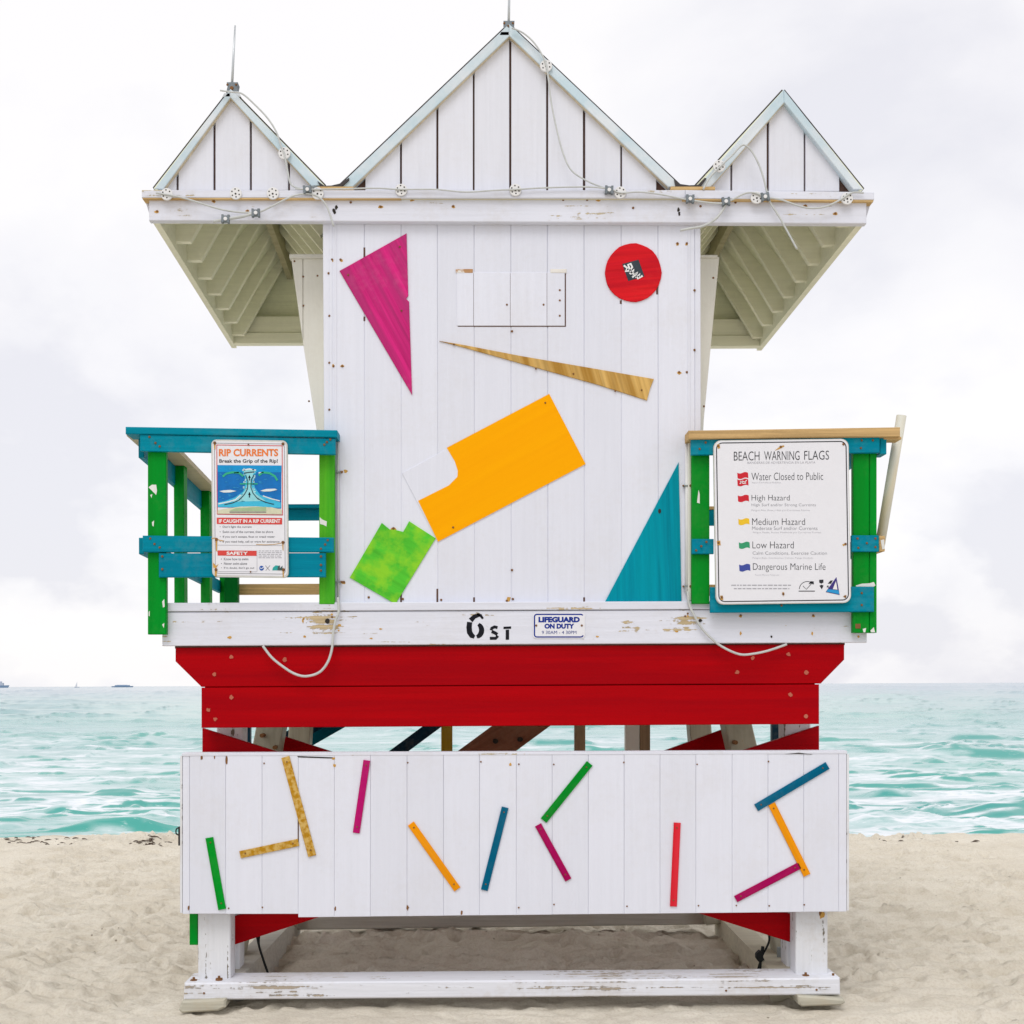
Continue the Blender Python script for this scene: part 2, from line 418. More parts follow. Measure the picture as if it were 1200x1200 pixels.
QZ += 0.03 * vnoise(wx / 1.6, wy / 0.8, 35) * fade(0.8) + 0.018 * vnoise(QX / 0.6, QY / 0.35, 39) * fade(0.4)
# short steep wavelets, crests roughly along the shore
rw = np.random.RandomState(12)
for _ in range(1200):
    py = HY + 5 + 176 * rw.rand() ** 1.5; d = (EYE - SEA) * FPX / (py - HY)
    res = d * d / (2.77 * FPX)
    pxw = rw.uniform(-150, 1350); x0 = (pxw - VX) * d / FPX
    hl = max(0.35, rw.lognormal(0.0, 0.55)) * (0.5 + d / 60); H = rw.uniform(0.04, 0.12) * min(1.0, 0.35 + d / 70) * (0.7 + d / 75); H = min(H, 0.9); wf = max(H * rw.uniform(1.2, 2.4), res * 0.32); wb = wf * rw.uniform(2.5, 5)
    i0, i1 = np.searchsorted(dist, max(15.0, d - 3 * wf - 1)), np.searchsorted(dist, d + 3 * wb + 1)
    j0, j1 = np.searchsorted(ang, math.atan((x0 - 2 * hl) / d)), np.searchsorted(ang, math.atan((x0 + 2 * hl) / d))
    if i1 <= i0 or j1 <= j0: continue
    dx = (QX[i0:i1, j0:j1] - x0) / hl; dy = QY[i0:i1, j0:j1] - (d - DIST) - 0.3 * hl * rw.uniform(-.5, .5) * dx - wf * 1.2 * vnoise(QX[i0:i1, j0:j1] / (0.4 * hl), QX[i0:i1, j0:j1] * 0 + _, 44)
    QZ[i0:i1, j0:j1] += H * np.where(dy < 0, np.exp(-(dy / wf) ** 2), np.exp(-(dy / wb) ** 2)) * np.exp(-dx ** 4) * (0.7 + 0.8 * vnoise(dx * 3 + _, dy * 0, 45))
foam = np.zeros_like(QX)
def swell(px0, px1, py, H, wf, wb):
    d = (EYE - SEA) * FPX / (py - HY); y0 = d - DIST
    x0, x1 = (px0 - VX) * d / FPX, (px1 - VX) * d / FPX
    xc, hl = (x0 + x1) / 2, (x1 - x0) / 2
    wob = 0.7 * vnoise(QX / 2.5, QX * 0 + py, 41)
    dy = QY - y0 - wob * 0.6
    prof = np.where(dy < 0, np.exp(-(dy / wf) ** 2), np.exp(-(dy / wb) ** 2))
    return H * prof * np.exp(-((QX - xc) / hl) ** 4) * (0.75 + 0.6 * vnoise(QX / 1.7 + 9, QX * 0 + py, 42))
for a in ((70, 185, 973, 0.19, 0.35, 1.6), (112, 168, 930, 0.12, 0.4, 1.4), (1005, 1290, 892, 0.40, 0.7, 3.0), (1135, 1290, 960, 0.34, 0.5, 1.8), (1000, 1050, 968, 0.10, 0.3, 1.0), (-60, 28, 869, 0.30, 0.8, 3), (1105, 1165, 869, 0.3, 0.9, 3.0), (590, 700, 874, 0.26, 0.8, 3)):
    QZ += swell(*a)
foam += np.clip(swell(1085, 1140, 889, 1.0, 0.9, 0.5) * 1.4 - 0.35, 0, 1)
sea_r = QZ + SEA
slope = np.gradient(QZ, axis=0) / np.maximum(np.gradient(QY, axis=0), 1e-6)      # rising away from the beach = wave face
patch = np.clip((vnoise(QX / 2.6, QY / 1.1, 61) + 0.6 * vnoise(QX / 0.7, QY / 0.35, 62) + 0.18) / 0.22, 0, 1)      # foam lies over part of each face
face = np.clip((slope - 0.115) / 0.10, 0, 1) * (0.25 + 0.75 * patch)
wash = np.clip((120 - D_) / 80, 0, 1) * 0.90 + 0.10
foam = np.clip(np.maximum(foam, wash * (1 - face) * (0.75 + 0.7 * vnoise(QX / 3.0, QY / 1.2, 51) + 0.5 * vnoise(QX / 0.9, QY / 0.5, 52))), 0, 1)
m_sea, t, b = newmat('sea_water')
g = t.nodes.new('ShaderNodeNewGeometry'); pos = g.outputs['Position']
mpn = t.nodes.new('ShaderNodeMapping'); mpn.inputs['Scale'].default_value = (0.25, 0.7, 1); t.links.new(pos, mpn.inputs['Vector'])
fo = t.nodes.new('ShaderNodeAttribute'); fo.attribute_name = 'foam'
fn = noise(t, mpn.outputs[0], 1.4, 8, 0.68)
mp3 = t.nodes.new('ShaderNodeMapping'); mp3.inputs['Scale'].default_value = (0.9, 2.6, 1); t.links.new(pos, mp3.inputs['Vector'])
ff = noise(t, mp3.outputs[0], 2.2, 7, 0.7)
fm = mathn(t, 'ADD', maprange(t, fn, 0.62, 0.74, 0.0, 0.4), mathn(t, 'MULTIPLY', fo.outputs['Fac'], maprange(t, ff, 0.34, 0.52, 0.45, 1.05)), True)
fm = mathn(t, 'ADD', fm, maprange(t, ff, 0.60, 0.70, 0.0, 0.5), True)
wn = noise(t, pos, 0.05, 3, 0.5)
c = mixc(t, maprange(t, wn, 0.35, 0.65), (0.05, 0.35, 0.29), (0.03, 0.29, 0.27))
sp_ = t.nodes.new('ShaderNodeSeparateXYZ'); t.links.new(pos, sp_.inputs[0])
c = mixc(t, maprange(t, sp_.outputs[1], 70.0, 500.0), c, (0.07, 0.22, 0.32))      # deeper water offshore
t.links.new(mixc(t, fm, c, (0.76, 0.785, 0.82)), b.inputs['Base Color'])
t.links.new(maprange(t, fm, 0, 1, 0.10, 0.7), b.inputs['Roughness'])
b.inputs['IOR'].default_value = 1.55
bp = t.nodes.new('ShaderNodeBump'); bp.inputs['Strength'].default_value = 0.12; bp.inputs['Distance'].default_value = 0.012
mp2 = t.nodes.new('ShaderNodeMapping'); mp2.inputs['Scale'].default_value = (0.8, 2.0, 1); t.links.new(pos, mp2.inputs['Vector'])
t.links.new(noise(t, mp2.outputs[0], 1.6, 5, 0.6), bp.inputs['Height']); t.links.new(bp.outputs[0], b.inputs['Normal'])
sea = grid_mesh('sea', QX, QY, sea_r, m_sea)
at = sea.data.attributes.new('foam', 'FLOAT', 'POINT'); at.data.foreach_set('value', foam.ravel().astype(np.float32))

# ================================================================== the lifeguard tower
tower = empty('lifeguard_tower', (0.17, 0.9, 0.0))
tag(tower, 'white wooden lifeguard tower with three gables, coloured shapes and red beams on the sand', 'lifeguard tower')

mW_v = paint('white_paint_vertical', WHITE, 90, vary=0.025, chip=0.10, dirt=0.08, rough=0.5, grain=0.3, shades=0.055)
mW_g = paint('white_paint_gable', (0.705, 0.72, 0.785), 90, vary=0.03, chip=0.10, dirt=0.07, rough=0.5, grain=0.3, shades=0.03)
mW_h = paint('white_paint_fascia', WHITE, 0, vary=0.04, chip=0.50, chipcol=(0.42, 0.36, 0.25), dirt=0.18, rough=0.55, grain=0.6)
def sp(px, py, rx, rz, st): x, z = W(px, py, 0); return (x, z, rx, rz, st)
mW_d = paint('white_paint_deck_edge', WHITE, 0, vary=0.04, chip=0.50, chipcol=(0.45, 0.36, 0.22), dirt=0.10, rough=0.55, grain=0.7,
             spots=(sp(380, 728, 0.20, 0.13, 0.12), sp(418, 722, 0.10, 0.06, 0.12), sp(800, 730, 0.16, 0.12, 0.13), sp(735, 735, 0.12, 0.05, 0.15), sp(560, 720, 0.10, 0.03, 0.12), sp(198, 745, 0.05, 0.05, 0.12), sp(490, 727, 0.06, 0.03, 0.13), sp(1010, 745, 0.05, 0.05, 0.12)))
mW_s = paint('white_paint_sill', (0.72, 0.735, 0.79), 0, vary=0.06, chip=0.62, chipcol=(0.34, 0.29, 0.23), dirt=0.25, rough=0.7, grain=1.0, streak=55)
mW_l = paint('white_paint_leg', (0.72, 0.735, 0.77), 90, vary=0.05, chip=0.62, chipcol=(0.16, 0.14, 0.11), dirt=0.25, rough=0.65, grain=0.8)
mW_p = paint('white_paint_panel', (0.715, 0.735, 0.82), 90, vary=0.02, chip=0.10, dirt=0.07, rough=0.5, grain=0.25, shades=0.05)
mBlueL, mBlueR = [paint('pale_blue_rake_paint_' + q_, (0.68, 0.73, 0.77), a_, vary=0.05, chip=0.12, chipcol=(0.6, 0.45, 0.22), dirt=0.06, second=(0.42, 0.60, 0.68), second_amt=0.6, grain=0.4, streak=22, second_scale=3.2) for q_, a_ in (('rising', 48), ('falling', -46))]
mCream = paint('cream_soffit_paint', CREAM, 0, vary=0.05, chip=0.16, chipcol=(0.30, 0.24, 0.12), dirt=0.10, dirtcol=(0.33, 0.35, 0.20), rough=0.6)
mCreamS = paint('cream_sheathing_paint', (0.82, 0.84, 0.64), 0, vary=0.07, dirt=0.10, dirtcol=(0.28, 0.31, 0.17), rough=0.65)
mCreamV = paint('cream_wall_paint', (0.75, 0.74, 0.68), 90, vary=0.03, chip=0.08, dirt=0.08)
mBack = plain('dark_gap_timber_and_shadow', (0.12, 0.065, 0.05), 0.8, var=0.3)
mRaw = paint('raw_weathered_wood_edge', (0.60, 0.42, 0.20), 0, vary=0.25, dirt=0.25, dirtcol=(0.45, 0.20, 0.04), rust=0.35, rough=0.75, grain=0.8)
mRoof = plain('dark_roofing_felt', (0.06, 0.055, 0.055), 0.85)
mEdgeW = paint('bare_trim_edge', (0.66, 0.58, 0.42), 0, vary=0.2, dirt=0.3, dirtcol=(0.25, 0.15, 0.08))
mRidge = paint('brown_ridge_timber', (0.40, 0.37, 0.24), 0, vary=0.15)
mTeal = paint('teal_paint', TEAL, 0, vary=0.14, chip=0.10, chipcol=(0.5, 0.45, 0.3), dirt=0.06, second=(0.0, 0.17, 0.27), second_amt=0.6, rough=0.5, grain=0.7)
mGreen = paint('green_paint', GREEN, 90, vary=0.10, chip=0.22, chipcol=(0.70, 0.70, 0.66), dirt=0.03, second=(0.005, 0.20, 0.015), second_amt=0.4, rough=0.45, grain=0.5)
mGreenL = paint('light_green_paint', (0.09, 0.43, 0.02), 90, vary=0.15, chip=0.15, chipcol=(0.70, 0.70, 0.66), second=(0.02, 0.32, 0.015), second_amt=0.6, dirt=0.03, rough=0.45, grain=0.6)
mRed = paint('red_paint', RED, 0, vary=0.08, dirt=0.0, dirtcol=(0.25, 0.02, 0.02), second=(0.29, 0.0, 0.004), second_amt=0.7, rough=0.42, grain=0.45, shades=0.02)
mWood = paint('bare_cap_wood', (0.55, 0.37, 0.17), 0, vary=0.30, dirt=0.15, dirtcol=(0.25, 0.13, 0.05), rough=0.7, grain=0.8, streak=70)
mScrew = plain('rusty_screw', (0.22, 0.10, 0.035), 0.7, var=0.25)
mStain = plain('orange_rust_stain', (0.60, 0.34, 0.08), 0.8, var=0.25)
mDark = plain('black_knot', (0.03, 0.025, 0.02), 0.8)

# one small screw head shared by all
sb = bmesh.new(); bmesh.ops.create_cone(sb, cap_ends=True, segments=8, radius1=1.0, radius2=0.7, depth=1.0)
bmesh.ops.rotate(sb, verts=sb.verts, matrix=Matrix.Rotation(R(90), 3, 'X'))
screw_me = bpy.data.meshes.new('screw_head'); sb.to_mesh(screw_me); sb.free(); screw_me.materials.append(mScrew)
def screw(px, py, Y, parent, r=1.7):
    o = bpy.data.objects.new('screw_head', screw_me); o.location = P3(px, py, Y); rr = r * DIST / FPX; o.scale = (rr, 0.006, rr)
    col.objects.link(o); o.parent = parent; o.matrix_parent_inverse = WORLD[parent.name].inverted(); return o
def stain(px, py, Y, parent, rx, ry, mat=None):
    """an irregular flake of rust bled into the paint"""
    pts = disc_pts(px, py, rx, ry, 9, 0.35)
    return prism('rust_mark', WP(pts, Y), Y, Y + 0.0015, mat or mStain, parent)

# ---- hut front wall
XS = [378, 427, 470, 512.5, 555.5, 598.5, 641.5, 684.5, 728, 771, 814, 821]
def wy_top(x): return 250 + (x - 378) * 0.004
fw = prism('front_wall', WP([(381, 709), (819, 705), (819, 235), (381, 235)], 0.0), 0.014, 0.09, mW_v, tower)
for i in range(len(XS) - 1):
    a, c_ = XS[i] + 0.10, XS[i + 1] - 0.10
    a2 = a + (3 if i == 0 else 0.5) + random.uniform(-.2, .3)
    pts = WP([(a2, 708), (c_ + 0.8, 706.5), (c_, 240), (a, 240)], 0)
    prism('siding_board', pts, random.uniform(-0.0012, 0.0), 0.016, mW_v, fw, 0, random.uniform(0.0026, 0.0046))
for px in (386, 391.5, 806):
    pbox('corner_batten', px, 256, px + 3.2, 706, -0.004, 0.006, mW_v, fw, 0.0015)
hd = prism('hatch', WP(rect(536.5, 320.5, 663.2, 383), 0), -0.0018, 0.01, mBack, fw)
hp = [535, 555, 598, 641, 662]
for a, c_ in zip(hp, hp[1:]): pbox('hatch_board', a + .2, 319, c_ - .2, 381.7, -0.004, 0.004, mW_v, fw, 0.0016)
for a, c_ in ((534, 554), (645, 664)):
    pbox('hinge', a, 315.2, c_, 319.6, -0.006, 0.0, paint('rusted_white_hinge', (0.72, 0.70, 0.66), 0, rust=0.75, dirt=0.3), fw, 0.001)
for px, py in [(389, 304), (399, 304), (391, 429), (401, 429), (794, 285), (805, 285), (796, 436), (805, 436), (399, 553), (399, 682), (403, 682), (517, 703), (594, 704), (601, 702), (600, 668), (637, 357), (656, 340), (656, 352), (656, 370), (594, 357), (600, 388), (814, 410), (385, 320), (386, 370), (386, 425), (386, 480), (814, 340), (432, 700), (472, 702)]:
    screw(px, py, -0.004, fw, 1.5)
for px, py, rx, ry in [(389, 305, 3, 2.2), (400, 305, 2.6, 2), (390, 429, 3, 2.4), (401, 429, 2.6, 2), (794, 286, 2.6, 2.2), (805, 286, 3, 2.2), (596, 702, 3.2, 4), (405, 552, 2.6, 2.4), (403, 683, 2.6, 2.4), (796, 437, 3, 2)]:
    stain(px, py, -0.0022, fw, rx * 0.8, ry * 0.8)
for px, py0, py1 in [(427, 290, 303), (427, 371, 376), (470, 690, 706), (512.5, 690, 706), (555.5, 700, 707), (598.5, 252, 258), (684.5, 253, 258), (728, 253, 258), (771, 252, 258), (814, 254, 258), (427, 252, 258), (470, 252, 257), (555.5, 252, 258), (641.5, 252, 257), (684.5, 700, 706), (512.5, 557, 606), (770, 336, 345), (727.5, 352, 356)]:
    pbox('open_seam', px - 1.1, py0, px + 1.1, py1, -0.0015, 0.012, mBack, fw, 0)

# ---- art on the wall
def art(name, pts, label, mat, y0=-0.009, y1=-0.0005):
    return lab(prism(name, WP(pts, 0), y0, y1, mat, tower, 0, 0.0015), label)
mMag = paint('magenta_stain', (0.52, 0.02, 0.165), 118, vary=0.32, second=(0.40, 0.035, 0.16), second_amt=0.8, dirt=0.16, dirtcol=(0.62, 0.20, 0.33), chip=0.10, chipcol=(0.7, 0.55, 0.6), grain=0.7, streak=45)
o = art('triangle_board', [(398, 318), (483, 463), (480, 372), (479.5, 354), (476, 350.5), (478.5, 347), (476.5, 274)], 'magenta stained plywood triangle pointing down', mMag)
for p in ((408, 322), (468.5, 289), (470.5, 364)): screw(*p, -0.011, o, 1.3)
mPly = paint('striped_bare_plywood', (0.58, 0.37, 0.12), 106, vary=0.28, second=(0.36, 0.18, 0.025), second_amt=0.85, dirt=0.04, grain=0.5, streak=46)
wedge = [(515, 400), (533, 404.6), (640, 434.5), (700, 451), (758, 469.5), (761.5, 456), (766, 444.5), (700, 433), (610, 417.5), (540, 404)]
o = art('wedge_board', wedge, 'long bare plywood wedge slanting down', mPly)
for p in ((532, 403.5), (628, 432), (672, 438), (721, 458), (752, 457)): screw(*p, -0.011, o, 1.2)
mRedD = paint('red_disc_paint', (0.62, 0.012, 0.018), 5, vary=0.2, second=(0.40, 0.006, 0.02), second_amt=0.6, dirt=0.06, dirtcol=(0.8, 0.15, 0.1), grain=0.5)
o = art('disc_board', disc_pts(742, 320, 33, 34.3, 30, 0.012), 'red painted plywood disc', mRedD)
stk = prism('sticker', WP([(729, 310), (736, 330), (755, 324.5), (748, 305)], 0), -0.0102, -0.0085, plain('dark_sticker', (0.035, 0.05, 0.065), 0.35, var=0.4), o)
flat_multi('sticker_scrawl', [ribbon([(731, 311), (735, 314), (733, 318), (738, 317), (741, 313), (739, 309), (736, 310), (738, 316), (741, 321)], 2.2), ribbon([(738, 321), (743, 316), (742, 322), (747, 319), (745, 325), (750, 321), (749, 326), (753, 323)], 2.4), ribbon([(741, 325), (745, 322), (748, 327)], 2.0)], -0.0108, plain('white_print', (0.8, 0.8, 0.8), 0.5), o)
orange_b = art('orange_board', [(471, 554.5), (513, 635), (686, 544), (644, 462)], 'white plywood board mostly covered in orange paint', mW_v, -0.005, -0.0005)
mOr = paint('orange_paint', (0.95, 0.395, 0.0), 28, vary=0.03, dirt=0.0, second=(0.92, 0.36, 0.0), second_amt=0.4, grain=0.25, rough=0.6)
lab(prism('paint_patch', WP([(523.5, 525), (533, 541), (536.5, 552), (536, 559), (526, 569), (506, 579), (490, 587), (513.3, 635), (686.2, 544), (643.6, 461.8)], 0), -0.0064, -0.0048, mOr, orange_b), 'orange paint with a bitten corner')
screw(531, 618, -0.008, orange_b, 1.4); screw(639, 472, -0.008, orange_b, 1.2)
lime_b = art('lime_board', [(410, 677), (463.5, 708), (510.5, 631), (479.6, 611), (472.6, 623.5), (463, 621), (457.4, 621), (447.5, 613)], 'lime green brushed plywood board with a notched top edge',
    paint('lime_paint', (0.085, 0.52, 0.035), -30, vary=0.22, second=(0.27, 0.62, 0.03), second_amt=0.9, dirt=0.0, grain=0.5, streak=22, second_scale=8.0))
screw(461, 619, -0.006, fw, 1.6); stain(461, 620, -0.0025, fw, 3, 2)
o = art('triangle_board', [(708, 707), (798.5, 706.5), (796.5, 600), (795, 542)], 'teal stained plywood triangle standing on the deck edge', paint('teal_triangle_stain', (0.0, 0.235, 0.32), 92, vary=0.22, second=(0.0, 0.30, 0.38), second_amt=0.5, dirt=0.0, grain=0.6, streak=60))
prism('knot', WP(disc_pts(773, 599, 1.8, 3, 8), -0.01), -0.0102, -0.008, mDark, o)

# ---- flared side walls of the hut
for nm, outer, seams, k in (('left', [(341, 301), (385, 301), (385, 704), (384, 602), (372, 510), (356, 408)], 355, 0), ('right', [(843, 301), (817, 301), (817, 704), (819, 600), (825, 490)], None, 0)):
    body = prism('side_wall', WP(outer, 0.27), 0.27, 2.2, mCreamV, tower, -0.03 if nm == 'left' else 0.0, 0.002)
    if seams:
        prism('wall_board', WP([(341.5, 302), (354.4, 302), (354.6, 398)], 0.262), 0.262, 0.27, mCreamV, body, 0, 0.002)
        prism('wall_board', WP([(355.6, 302), (384, 302), (384, 700), (372.6, 510), (356.2, 409)], 0.262), 0.262, 0.27, mCreamV, body, 0, 0.002)
        pbox('wall_plate', 339, 297.5, 386, 302, 0.24, 0.30, mCreamV, body)
        for p in ((345, 306), (372, 323), (355.2, 324), (355.5, 358), (362, 470)): screw(*p, 0.26, body, 1.3)
    else:
        prism('wall_board', WP([(842, 302.5), (818, 302.5), (818, 700), (819.5, 600), (824.6, 490)], 0.262), 0.262, 0.27, mCreamV, body, 0, 0.002)
        pbox('wall_plate', 816, 298.5, 841, 301.5, 0.24, 0.30, mCreamV, body)
        for p in ((836, 325.5), (825, 476)): screw(*p, 0.26, body, 1.4)
# hut rear and closed core
x0, z0 = W(376.5, 704); x1, z1 = W(823, 262)
prism('hut_core', [(x0 + .02, z0), (x1 - .02, z0), (x1 - .02, z1), (x0 + .02, z1)], 0.1, 2.2, mCreamV, tower)

# ---- gables
def gable(apex, inner_apex, lo, li, ro, ri, base, gaps, dark=True):
    """apex..: outer and inner corner pixels of the rake trims; base: lower edge; gaps: the open joints between the boards"""
    gb = prism('gable', WP([(lo[0] + 4, base), (ro[0] - 4, base), (apex[0], apex[1] + 5)], 0.022), 0.022, 0.06, mBack, tower)
    def top(x):
        if x <= inner_apex[0]: a, b_ = (li, inner_apex)
        else: a, b_ = (inner_apex, ri)
        return a[1] + (x - a[0]) / (b_[0] - a[0]) * (b_[1] - a[1]) - 3
    edges = [lo[0] + 4] + gaps + [ro[0] - 4]
    for i in range(len(edges) - 1):
        a = edges[i] + (random.uniform(1.0, 1.5) if i else 0); c_ = edges[i + 1] - random.uniform(0.9, 1.5)
        if i == 0 and gaps[0] - li[0] < 16 and dark == 'l' or dark == 'both' and i in (0, len(edges) - 2): continue
        if dark == 'r' and i == len(edges) - 2: continue
        xs = [a] + ([inner_apex[0]] if a < inner_apex[0] < c_ else []) + [c_]
        pts = [(a, base), (c_, base)] + [(x, min(top(x), base - 0.5)) for x in xs[::-1]]
        prism('gable_board', WP(pts, 0), 0.0, 0.024, mW_g, gb, 0, 0.002)
    for pts, an in (([lo, li, inner_apex, apex], 0), ([ro, ri, inner_apex, apex], 1)):
        prism('rake_trim', WP(pts, -0.035), -0.035 - 0.002 * an, 0.02, mBlueR if an else mBlueL, gb, 0, 0.003)
        # bare lower edge of the trim
        p = pts[1]; q = pts[2]
        prism('bare_edge', WP(ribbon([p, q], 1.0), -0.03), -0.03, 0.005, mEdgeW, gb)
    return gb
G1 = gable((270, 104), (270, 114), (181, 221), (191, 222), (379, 217), (365, 218), 223, [208, 251, 294, 338.5])
G2 = gable((596.5, 28), (597, 42), (396, 219), (413, 219), (799, 219), (783, 219), 223, [427, 470, 512.5, 555, 598, 641, 684.5, 728, 770], 'both')
G3 = gable((918.5, 105), (919, 120), (817, 219), (832, 220), (1011, 222), (1000, 222), 224, [857, 900, 943, 985], 'r')

# ---- roofs behind the gables
def roof(apex, le, re_, k, depth=2.66, name='roof'):
    A = W(*apex, -0.04); Lp = W(*le, -0.04); Rp = W(*re_, -0.04)
    def slope(P, Q, over):
        d = Vector((Q[0] - P[0], Q[1] - P[1])); d.normalize(); n = Vector((-d.y, d.x))
        if n.y < 0: n = -n
        P = Vector(P) + n * 0.001; Q = Vector(Q) + d * over
        Q += n * 0.001
        return [tuple(P + n * 0.001), tuple(Q + n * 0.001), tuple(Q - n * 0.02), tuple(P - n * 0.02)]
    r = prism(name, slope(A, Lp, 0.0), -0.03, depth, mCreamS, tower, k * depth)
    prism('roof_slope', slope(A, Rp, 0.0), -0.031, depth, mCreamS, r, k * depth)
    for S in (Lp, Rp):
        d = Vector((S[0] - A[0], S[1] - A[1])).normalized(); n = Vector((-d.y, d.x)); n = n if n.y > 0 else -n
        a, b_ = Vector(A) + n * 0.0022, Vector(S) + n * 0.0022
        prism('roofing_felt', [tuple(a), tuple(b_), tuple(b_ + n * 0.008), tuple(a + n * 0.008)], -0.028 if S is Lp else -0.0282, depth + .02, mRoof, r, k * depth)
    return r, A, Lp, Rp
rC, *_ = roof((596.5, 28), (398, 217), (797, 217), 0.0)
def side_roof(apex, eave, valley, k, sgn, zb, exf, n_out=8, n_in=7):
    """open side gable: sheathing, rafters, ridge, eave beam; sgn -1 left, +1 right"""
    r, A, E_, V_ = roof(apex, eave if sgn < 0 else valley, valley if sgn < 0 else eave, k)
    E_, V_ = (E_, V_) if sgn < 0 else (V_, E_)
    A, E_, V_ = Vector(A), Vector(E_), Vector(V_)
    dpt = 0.15
    for i in range(n_out):
        y = 0.14 + i * 0.33
        o_ = k * y
        d = (E_ - A).normalized(); n = Vector((-d.y, d.x)); n = n if n.y < 0 else -n
        a0 = A + n * 0.021; e0 = E_ + n * 0.021; a1 = A + n * dpt; e1 = E_ + n * dpt
        # the lower edge runs down the slope, then level to the eave beam
        tz = zb + 0.045
        s = (tz - a1.y) / (e1.y - a1.y); kx = a1.x + (e1.x - a1.x) * s
        ex = exf - sgn * 0.05
        pts = [(A.x, a0.y), (A.x, a1.y), (kx, tz), (ex, tz), (ex, e0.y + 0.0)]
        prism('rafter', [(p[0] + o_, p[1]) for p in pts], y, y + 0.042, mCream, r, k * 0.042, 0.002)
    for i in range(n_in):
        y = 0.20 + i * 0.33
        o_ = k * y
        d = (V_ - A).normalized(); n = Vector((-d.y, d.x)); n = n if n.y < 0 else -n
        a0, v0, a1, v1 = A + n * 0.021, V_ + n * 0.021, A + n * 0.11, V_ + n * 0.11
        prism('rafter', [(A.x + o_, a0.y), (A.x + o_, a1.y), (v1.x + o_, v1.y), (v0.x + o_, v0.y)], y, y + 0.042, mCream, r, k * 0.042, 0.002)
    prism('ridge_board', [(A.x - 0.02, A.y - 0.03), (A.x + 0.02, A.y - 0.03), (A.x + 0.02, A.y - 0.20), (A.x - 0.02, A.y - 0.20)], 0.08, 2.6, mRidge, r, k * 2.5)
    # eave beam and its outer moulding
    ex = exf
    prism('eave_beam', [(ex - sgn * 0.056, zb), (ex - sgn * 0.02, zb), (ex - sgn * 0.02, zb + 0.155), (ex - sgn * 0.056, zb + 0.155)], 0.0, 2.66, mCream, r, k * 2.66, 0.003)
    prism('eave_moulding', [(ex - sgn * 0.019, zb + 0.004), (ex - sgn * 0.004, zb + 0.05), (ex + sgn * 0.03, zb + 0.16), (ex - sgn * 0.019, zb + 0.16)], 0.002, 2.68, mW_h, r, k * 2.7, 0.002)
    # rear gable and tie beam
    o_ = k * 2.6
    prism('rear_gable', [(E_.x + o_, zb + 0.2), (V_.x + o_, zb + 0.2), (A.x + o_, A.y - 0.02)], 2.61, 2.64, mCreamS, r)
    prism('tie_beam', [(exf + o_ - sgn * 0.055, zb + 0.085), (V_.x + o_ - sgn * 0.3, zb + 0.085), (V_.x + o_ - sgn * 0.3, zb + 0.21), (exf + o_ - sgn * 0.055, zb + 0.21)], 2.55, 2.609, mCream, r, 0, 0.003)
    prism('tie_beam', [(exf + o_ - sgn * 0.055, zb + 0.002), (V_.x + o_ - sgn * 0.3, zb + 0.002), (V_.x + o_ - sgn * 0.3, zb + 0.083), (exf + o_ - sgn * 0.055, zb + 0.083)], 2.535, 2.609, mCream, r, 0, 0.003)
    return r
zbL = W(178, 258)[1]; zbR = W(1015, 262)[1]
side_roof((270, 104), (180, 220), (380, 217), -0.030, -1, zbL, W(173, 258)[0])
side_roof((918.5, 105), (1012, 221), (816, 217), 0.006, 1, zbR, W(1017.5, 262)[0])
# flat valleys with a curl of felt
for pts in ([(372, 212), (380, 217.5), (388, 217.3), (398, 215), (409, 208), (409, 211), (400, 219), (376, 220)], [(790, 210), (797, 215.5), (808, 217), (818, 216.5), (826, 208), (828, 209), (820, 220), (792, 220)]):
    prism('valley_felt', WP(pts, -0.045), -0.045, 2.6, mRoof, rC, 0, 0.001)
for a, c_ in ((372, 414), (786, 838)):
    pbox('valley_board', a, 218.6, c_, 222.6, -0.052, 0.0, mRaw, rC, 0.001)

# ---- long fascia under the gables
fa = tilt('fascia_beam', 174.5, 1015.5, 233, 258.5, 234, 262, -0.046, -0.002, mW_h, tower, 0.004)
tilt('moulding', 166, 377, 222.5, 231.5, 223, 231.5, -0.072, -0.001, mW_h, fa, 0.003)
tilt('moulding', 377.3, 803, 222.8, 232, 222.6, 232, -0.072, -0.001, mW_h, fa, 0.003)
tilt('moulding', 803.3, 1024.5, 222.6, 232.5, 225, 234, -0.072, -0.001, mW_h, fa, 0.003)
tilt('bare_edge', 167, 470, 231.4, 233.2, 231.6, 233.2, -0.068, -0.002, mRaw, fa, 0)
tilt('bare_edge', 470, 800, 231.9, 233.0, 232.2, 233.2, -0.062, -0.002, paint('ochre_streak', (0.70, 0.66, 0.50), 0, vary=0.2), fa, 0)
tilt('bare_edge', 800, 1023.5, 232.4, 234.4, 234, 236.3, -0.068, -0.002, mRaw, fa, 0)
for px, py in [(184, 247.5), (250.5, 235.5), (411, 237), (446, 242), (483, 233.5), (531, 241.5), (660, 234), (688, 234), (701, 233.5), (742, 243.5), (821, 241.5), (862, 237), (944, 241), (979, 250), (290, 247)]:
    screw(px, py, -0.048, fa, 1.6)
    if random.random() < 0.6: stain(px, py + 0.6, -0.0475, fa, 2.8, 1.8)
for px, py in ((391, 246), (392, 249), (795, 246), (796, 250), (394, 243)): prism('split_knot', WP(disc_pts(px, py, 1.6, 2.4, 7, 0.4), -0.048), -0.048, -0.045, mDark, fa)

